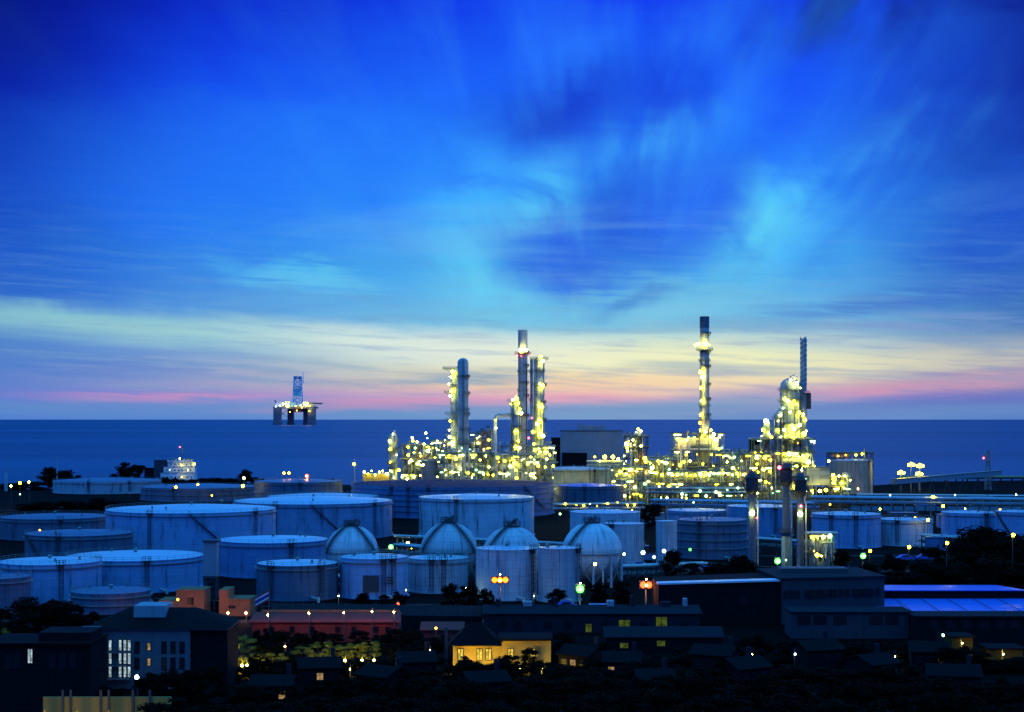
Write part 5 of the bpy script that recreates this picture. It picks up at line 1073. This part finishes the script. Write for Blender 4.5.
MB().bx(hx_(443), hx_(446), 8, 9, 0, Z(632, d)).build('chimney', M['dark'], t)
for p, m_ in ((458, 'winyel'), (477, 'winyel'), (486, 'winyel'), (508, 'winyel'), (530, 'winyel')): window(t, d, p, p + 5, 649, 660, m_, 1)
for i_, (px, py) in enumerate(((461, 657), (483, 655), (494, 657), (520, 654), (542, 656))): lamp_post(['yellow porch lamp at the left end of the yellow house', 'yellow porch lamp under the hip roof of the yellow house', 'yellow porch lamp where the two parts of the yellow house meet', 'yellow porch lamp before the flat-roofed wing', 'yellow porch lamp at the right end of the flat-roofed wing'][i_], px, HOR + F * (H - 1.1) / 325.5, 325.5, 'garden', .3, .4)
for i_, (px, py, d_) in enumerate(((236, 668, 332), (247, 660, 334), (242, 645, 334), (272, 664, 328), (282, 668, 328), (312, 655, 341), (330, 656, 341), (345, 655, 341), (362, 656, 341), (374, 652, 341), (4, 632, 326))):
    lamp_post(['garden lamp at the foot of the lit garden tree', 'garden lamp right of the foot of the lit garden tree', 'garden lamp before the middle of the lit garden tree', 'garden lamp left under the shorter lit tree', 'garden lamp right under the shorter lit tree', 'garden lamp, first from left along the lit shrub row', 'garden lamp, second from left along the lit shrub row', 'garden lamp, third from left along the lit shrub row', 'garden lamp, fourth from left along the lit shrub row', 'garden lamp at the right end of the lit shrub row', 'garden lamp in the lit shrub at the far left edge'][i_], px, HOR + F * (H - 1.1) / (d_ - 4), d_ - 4, 'garden', .24, .4)
# sheds in the middle right
d = 388; k = d / F; t = thing('shed', 'long grey shed with three green lit windows, below the floodlights', 'shed', base(600, d)); gable(t, 484, 700, 600, 0, 14, Z(614, d), Z(609, d), 'shed', 'shedroof')
for p0, p1, y0, y1 in ((585.5, 591.5, 624, 632), (619, 630, 620, 629), (656, 667, 617, 626)): window(t, d, p0, p1, y0, y1, 'wingreen', 1)
for p in (500, 515, 545, 565, 602, 640, 682): window(t, d, p, p + 6, 622, 628, 'glass', 1)
for p, w, h_, m_ in ((498, 5, 1.6, 'shed'), (528, 9, 1.1, 'grey'), (556, 4, 2.2, 'shed'), (612, 7, 1.3, 'grey'), (634, 3, 2.6, 'shed'), (668, 10, 1.0, 'shed'), (688, 4, 1.8, 'grey')):
    MB().bx((p - w / 2 - 600) * k, (p + w / 2 - 600) * k, 5.6, 8.2, Z(611, d), Z(609, d) + h_).build('rooftop_unit', M[m_], t)
d = 352; k = d / F; t = thing('shed', 'small dark shed with a slanting pale awning and two dim windows', 'shed', base(665, d)); gable(t, 606, 722, 665, 0, 9, Z(637, d), Z(630, d), 'darkwall', 'shedroof')
for p0, p1, y0, y1 in ((620, 628, 643, 648), (657, 665, 640.6, 646)): window(t, d, p0, p1, y0, y1, 'wingreen', 1)
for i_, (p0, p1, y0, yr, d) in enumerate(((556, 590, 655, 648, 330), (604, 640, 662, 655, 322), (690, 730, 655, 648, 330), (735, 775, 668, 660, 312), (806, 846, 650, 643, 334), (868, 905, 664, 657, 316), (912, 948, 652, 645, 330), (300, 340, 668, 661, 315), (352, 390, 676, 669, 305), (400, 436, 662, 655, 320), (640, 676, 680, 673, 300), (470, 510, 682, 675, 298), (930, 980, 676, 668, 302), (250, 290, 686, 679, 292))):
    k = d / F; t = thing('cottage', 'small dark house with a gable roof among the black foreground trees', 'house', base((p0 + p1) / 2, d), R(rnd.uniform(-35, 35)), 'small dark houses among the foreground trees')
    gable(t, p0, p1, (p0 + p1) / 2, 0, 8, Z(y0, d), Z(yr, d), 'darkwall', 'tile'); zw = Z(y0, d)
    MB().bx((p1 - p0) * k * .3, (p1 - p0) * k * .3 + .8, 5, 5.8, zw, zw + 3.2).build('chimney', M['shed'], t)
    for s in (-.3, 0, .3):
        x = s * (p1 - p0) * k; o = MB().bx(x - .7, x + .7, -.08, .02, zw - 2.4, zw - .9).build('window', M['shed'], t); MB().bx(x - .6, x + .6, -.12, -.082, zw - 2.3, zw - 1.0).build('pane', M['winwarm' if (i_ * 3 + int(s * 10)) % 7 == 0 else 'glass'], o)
# factory
d = 404; k = d / F; t = thing('factory', 'large dark factory block with a band of windows and a long sloping wing', 'factory', base(790, d)); zf = Z(580, d); fx = lambda p: (p - 790) * k
MB().prism([(fx(782), 0), (fx(890), 6), (fx(890) - 2, 30), (fx(782) - 2, 26)], 0, zf).build('wall', M['factory'], t)
MB().prism([(fx(781) - .3, -.4), (fx(890) + .4, 5.6), (fx(890) - 2, 30.5), (fx(781) - 2.2, 26.4)], zf, zf + .5).build('parapet', M['shed'], t)
MB().add([(fx(660), 4, 0), (fx(782), 1, 0), (fx(782), 24, 0), (fx(660), 24, 0), (fx(660), 4, Z(584.5, d + 4)), (fx(782), 1, zf - .4), (fx(782), 24, zf - .4), (fx(660), 24, Z(584.5, d + 4))], [(0, 1, 5, 4), (2, 3, 7, 6), (3, 0, 4, 7), (4, 5, 6, 7)]).build('long_wing', M['darkwall'], t)
MB().add([(fx(659), 3.4, Z(584.5, d + 4)), (fx(781), .4, zf - .4), (fx(781), .4, zf), (fx(659), 3.4, Z(583, d + 4)), (fx(659), 8, Z(584.5, d + 4)), (fx(781), 5, zf - .4), (fx(781), 5, zf), (fx(659), 8, Z(583, d + 4))], [(0, 1, 2, 3), (5, 4, 7, 6), (3, 2, 6, 7), (4, 5, 1, 0), (4, 0, 3, 7), (1, 5, 6, 2)]).build('roof_edge', M['roof'], t)
for p0, p1 in ((784, 788), (790, 794), (796, 800), (806, 816), (818, 828), (831, 834), (836, 839), (842, 845), (848, 852), (856, 866), (868, 878), (881, 885)):
    yq = (p0 - 782) / 108 * 6; ob = window(t, d, p0, p1, 591, 598, 'glass', 1); ob.location.y += yq - .02
MB().bx(fx(790), fx(860), 14, 20, zf + .5, zf + 1.6).build('rooftop_unit', M['dark'], t)
for p in (742, 762): ob = window(t, d, p, p + 14, 597, 604, 'glass', 2); ob.location.y += 1.9
d = 378; k = d / F; t = thing('factory_annex', 'low factory annex with panelled front behind the amber lamp', 'building', base(900, d))
MB().bx((792 - 900) * k, (912 - 900) * k, 0, 10, 0, Z(613, d)).build('wall', M['factory'], t); MB().bx((791 - 900) * k, (913 - 900) * k, -.5, 10.4, Z(613, d), Z(613, d) + .35).build('roof', M['shedroof'], t)
for p in (798, 814, 834, 870, 886): window(t, d, p, p + 12, 616, 624, 'glass', 2)
# warehouse, its roofs coloured with the reflected sky blue
d = 396; k = d / F; t = thing('warehouse', 'wide warehouse with two metal roofs tinted vivid sky blue and a dark band between', 'warehouse', base(965, d)); wx = lambda p: (p - 965) * k
MB().bx(wx(891), wx(1064), 0, 60, 0, Z(613.5, d) - .3).build('wall', M['shed'], t)
def slab(y0, z0, y1, z1, m_, nm, x0=wx(890), x1=wx(1065), th=.25):
    MB().add([(x0, y0, z0), (x1, y0, z0), (x1, y1, z1), (x0, y1, z1), (x0, y0, z0 - th), (x1, y0, z0 - th), (x1, y1, z1 - th), (x0, y1, z1 - th)], [(0, 1, 2, 3), (7, 6, 5, 4), (0, 4, 5, 1), (1, 5, 6, 2), (2, 6, 7, 3), (3, 7, 4, 0)]).build(nm, M[m_], t)
slab(-.8, Z(613, d), 30, Z(598.5, d + 30), 'blueroof', 'lower_roof'); MB().bx(wx(890) + .3, wx(1064), 30.02, 31, Z(600, d + 30), Z(590.5, d + 30)).build('clerestory_wall', M['darkwall'], t)
slab(29.4, Z(590, d + 29.4), 56, Z(585, d + 56), 'blueroof', 'upper_roof')
q = MB()
for p in (912, 940, 968, 996, 1022): q.bar((wx(p), -.5, Z(612, d) + .2), (wx(p) + 2.5, 29, Z(598.8, d + 29) + .2), .12)
q.build('roof_cable', M['dark'], t)
q = MB(); q2 = MB()
for j in range(36):
    p = 891 + j * 4.8; q.bar((wx(p), -.75, Z(613, d) + .03), (wx(p), 29.3, Z(598.5, d + 30) + .03), .09, .08); q2.bar((wx(p), 29.6, Z(590, d + 29.4) + .03), (wx(p), 55.9, Z(585, d + 56) + .03), .09, .08)
q.build('roof_seams', M['blueroof'], t); q2.build('roof_seams', M['blueroof'], t)
MB().bx(wx(890), wx(1065), -1.1, -.82, Z(613, d) - .4, Z(613, d) - .1).build('gutter', M['steel'], t)
d = 372; k = d / F; t = thing('terrace_row', 'dark row of low houses at right with yellow lit wall patches', 'building', base(985, d))
MB().bx((915 - 985) * k, (1045 - 985) * k, 0, 9, 0, Z(617, d)).build('wall', M['darkwall'], t); MB().bx((914 - 985) * k, (1046 - 985) * k, -.6, 9.4, Z(617, d), Z(617, d) + .3).build('roof', M['shedroof'], t)
for p in (930, 946, 962, 980, 996, 1010): window(t, d, p, p + 9, 621, 628, 'glass', 2)
d = 342; t = thing('garage', 'small yellow lit garage wall at the lower right', 'garage', base(985, d)); k = d / F
MB().bx((952 - 985) * k, (973 - 985) * k, 0, 6, 0, Z(637.5, d)).build('left_wall', M['yellowd'], t); MB().bx((986 - 985) * k, (1020 - 985) * k, -2, 5, 0, Z(648, d)).build('right_wall', M['yellowd'], t)
MB().bx((950 - 985) * k, (975 - 985) * k, -.6, 6.4, Z(637.5, d), Z(637.5, d) + .3).build('roof', M['tile'], t); MB().bx((984 - 985) * k, (1023 - 985) * k, -2.5, 5.4, Z(648, d), Z(648, d) + .3).build('roof', M['tile'], t)
for px, py, lb, dd in ((962, 643, 'yellow lamp before the left wall of the garage', 336), (1003, 654, 'yellow lamp before the right wall of the garage', 333)): lamp_post(lb, px, py, dd, 'garden', .16)
# parked car and container by the green floodlight
d = 436; k = d / F
t = thing('parked_car', 'blue car parked left of the green floodlight', 'car', (X(566, d), d, 0), R(8)); prof = [(-2.2, .35), (-2.2, .85), (-1.5, .98), (-.9, 1.5), (.7, 1.5), (1.3, .98), (2.1, .85), (2.15, .35)]
def car_mb(w): 
    n_ = len(prof); return MB().add([(x, -w, z) for x, z in prof] + [(x, w, z) for x, z in prof], [tuple(range(n_ - 1, -1, -1)), tuple(range(n_, 2 * n_))] + [(i_, (i_ + 1) % n_, n_ + (i_ + 1) % n_, n_ + i_) for i_ in range(n_)])
t.scale = (1.5, 1.5, 1.5); t.location.z = 0; car_mb(.85).build('body', M['bluepaint'], t); MB().bx(-.8, .65, -.88, -.86, 1.02, 1.4).build('side_window', M['glass'], t)
for sx in (-1.35, 1.35):
    for sy in (-.86, .86): MB().cyl((sx, sy - .1, .34), (sx, sy + .1, .34), .34, .34, 16).build('wheel', M['dark'], t)
car = t; spots = ((640, 556), (668, 552), (705, 540), (820, 548), (842, 550), (905, 585), (925, 588))
for i_, (px, dd) in enumerate(spots):
    c = copy_tree(car); c.location = (X(px, dd), dd, .004); c.rotation_euler = (0, 0, R(rnd.uniform(-12, 12))); c['label'] = 'small parked car standing by the service road among the tanks'; c['group'] = 'cars by the service road'
t = thing('container', 'blue shipping container between the green and the red floodlight', 'container', base(599, 424)); MB().bx(-2.6, 2.6, 0, 2.4, .15, 2.75).build('box', M['bluepaint'], t)
q = MB()
for s in range(18): q.bx(-2.5 + s * .29, -2.38 + s * .29, -.06, -.005, .3, 2.6)
q.build('ribs', M['bluepaint'], t); MB().bx(2.62, 2.68, .2, 2.2, .3, 2.6).build('door', M['bluepaint'], t)

# service roads between the tanks, and yard clutter
for x0, x1, y0, y1 in ((-150, 330, 543, 549), (-60, 70, 612, 618), (60, 330, 604, 610), (-320, 330, 905, 912), (-150, 160, 408, 414)):
    struct('service_road', MB().add([(x0, y0, .004), (x1, y0, .004), (x1, y1, .004), (x0, y1, .004)], [(0, 1, 2, 3)]), M['road'])
    struct('road_marking', MB().add([(x0, (y0 + y1) / 2 - .08, .008), (x1, (y0 + y1) / 2 - .08, .008), (x1, (y0 + y1) / 2 + .08, .008), (x0, (y0 + y1) / 2 + .08, .008)], [(0, 1, 2, 3)]), M['conc'])
for i_, (px, d, w, h_) in enumerate(((640, 600, 6, 4), (735, 640, 8, 5), (806, 600, 7, 4.5), (938, 630, 8, 5), (952, 760, 12, 6), (1005, 780, 14, 6), (905, 760, 12, 7), (860, 770, 12, 6), (700, 790, 12, 6), (655, 790, 10, 5), (600, 790, 10, 6), (930, 930, 16, 6), (985, 950, 14, 5))):
    t = thing('pump_house', 'small flat-roofed pump house standing between the tanks and pipe bridges', 'pump house', base(px, d), R(rnd.uniform(-10, 10)), 'pump houses among the tanks')
    MB().bx(-w / 2, w / 2, 0, w * .7, 0, h_).build('wall', M[rnd.choice(['grey', 'tankb', 'conc'])], t); MB().bx(-w / 2 - .3, w / 2 + .3, -.3, w * .7 + .3, h_, h_ + .3).build('roof', M['roofd'], t)
    MB().bx(-.6, .6, -.1, -.003, 0, 2.2).build('door', M['dark'], t); MB().bx(w * .2, w * .36, -.1, -.003, 1.2, 2.3).build('window', M['glass'], t)
    MB().cyl((w * .25, w * .35, h_ + .3), (w * .25, w * .35, h_ + 1.6), .4, .4, 10).build('roof_vent', M['steel'], t)
for i_, (px, d) in enumerate(((700, 775), (760, 790), (830, 820), (880, 745), (915, 725), (965, 770), (1000, 750), (1016, 905), (955, 925), (890, 935), (590, 800), (632, 780), (560, 720), (680, 640), (850, 700), (40, 640), (20, 900), (212, 905))):
    z = rnd.uniform(7, 10); lamp_post('small lamp scattered among the tanks and pump houses', px, HOR + F * (H - z) / d, d, rnd.choice(['warm', 'pale', 'green', 'sod']), rnd.uniform(.35, .6), group='small lamps among the tanks')

for px, py, d, kd, lb in ((430, 640, 344, 'porch', 'added low orange lamp between the red buildings and the yellow house'), (415, 634, 350, 'porch', 'added low orange lamp at the right end of the red building yard'), (285, 638, 350, 'porch', 'added low orange lamp in the yard before the red brick walls'), (570, 641, 342, 'porch', 'added low orange lamp right of the yellow house'), (640, 652, 331, 'garden', 'added low yellow lamp between the foreground cottages and the sheds'), (752, 645, 338, 'porch', 'added low orange lamp in the dark before the factory'), (835, 640, 344, 'porch', 'added low orange lamp before the low factory annex'), (895, 650, 335, 'garden', 'added low yellow lamp left of the garage'), (350, 668, 318, 'garden', 'added low yellow lamp by the cottage below the lit shrubs')):  # lamps added between the houses for warm patches of light
    lamp_post(lb, px, HOR + F * (H - 2.2) / d, d, kd, .12)
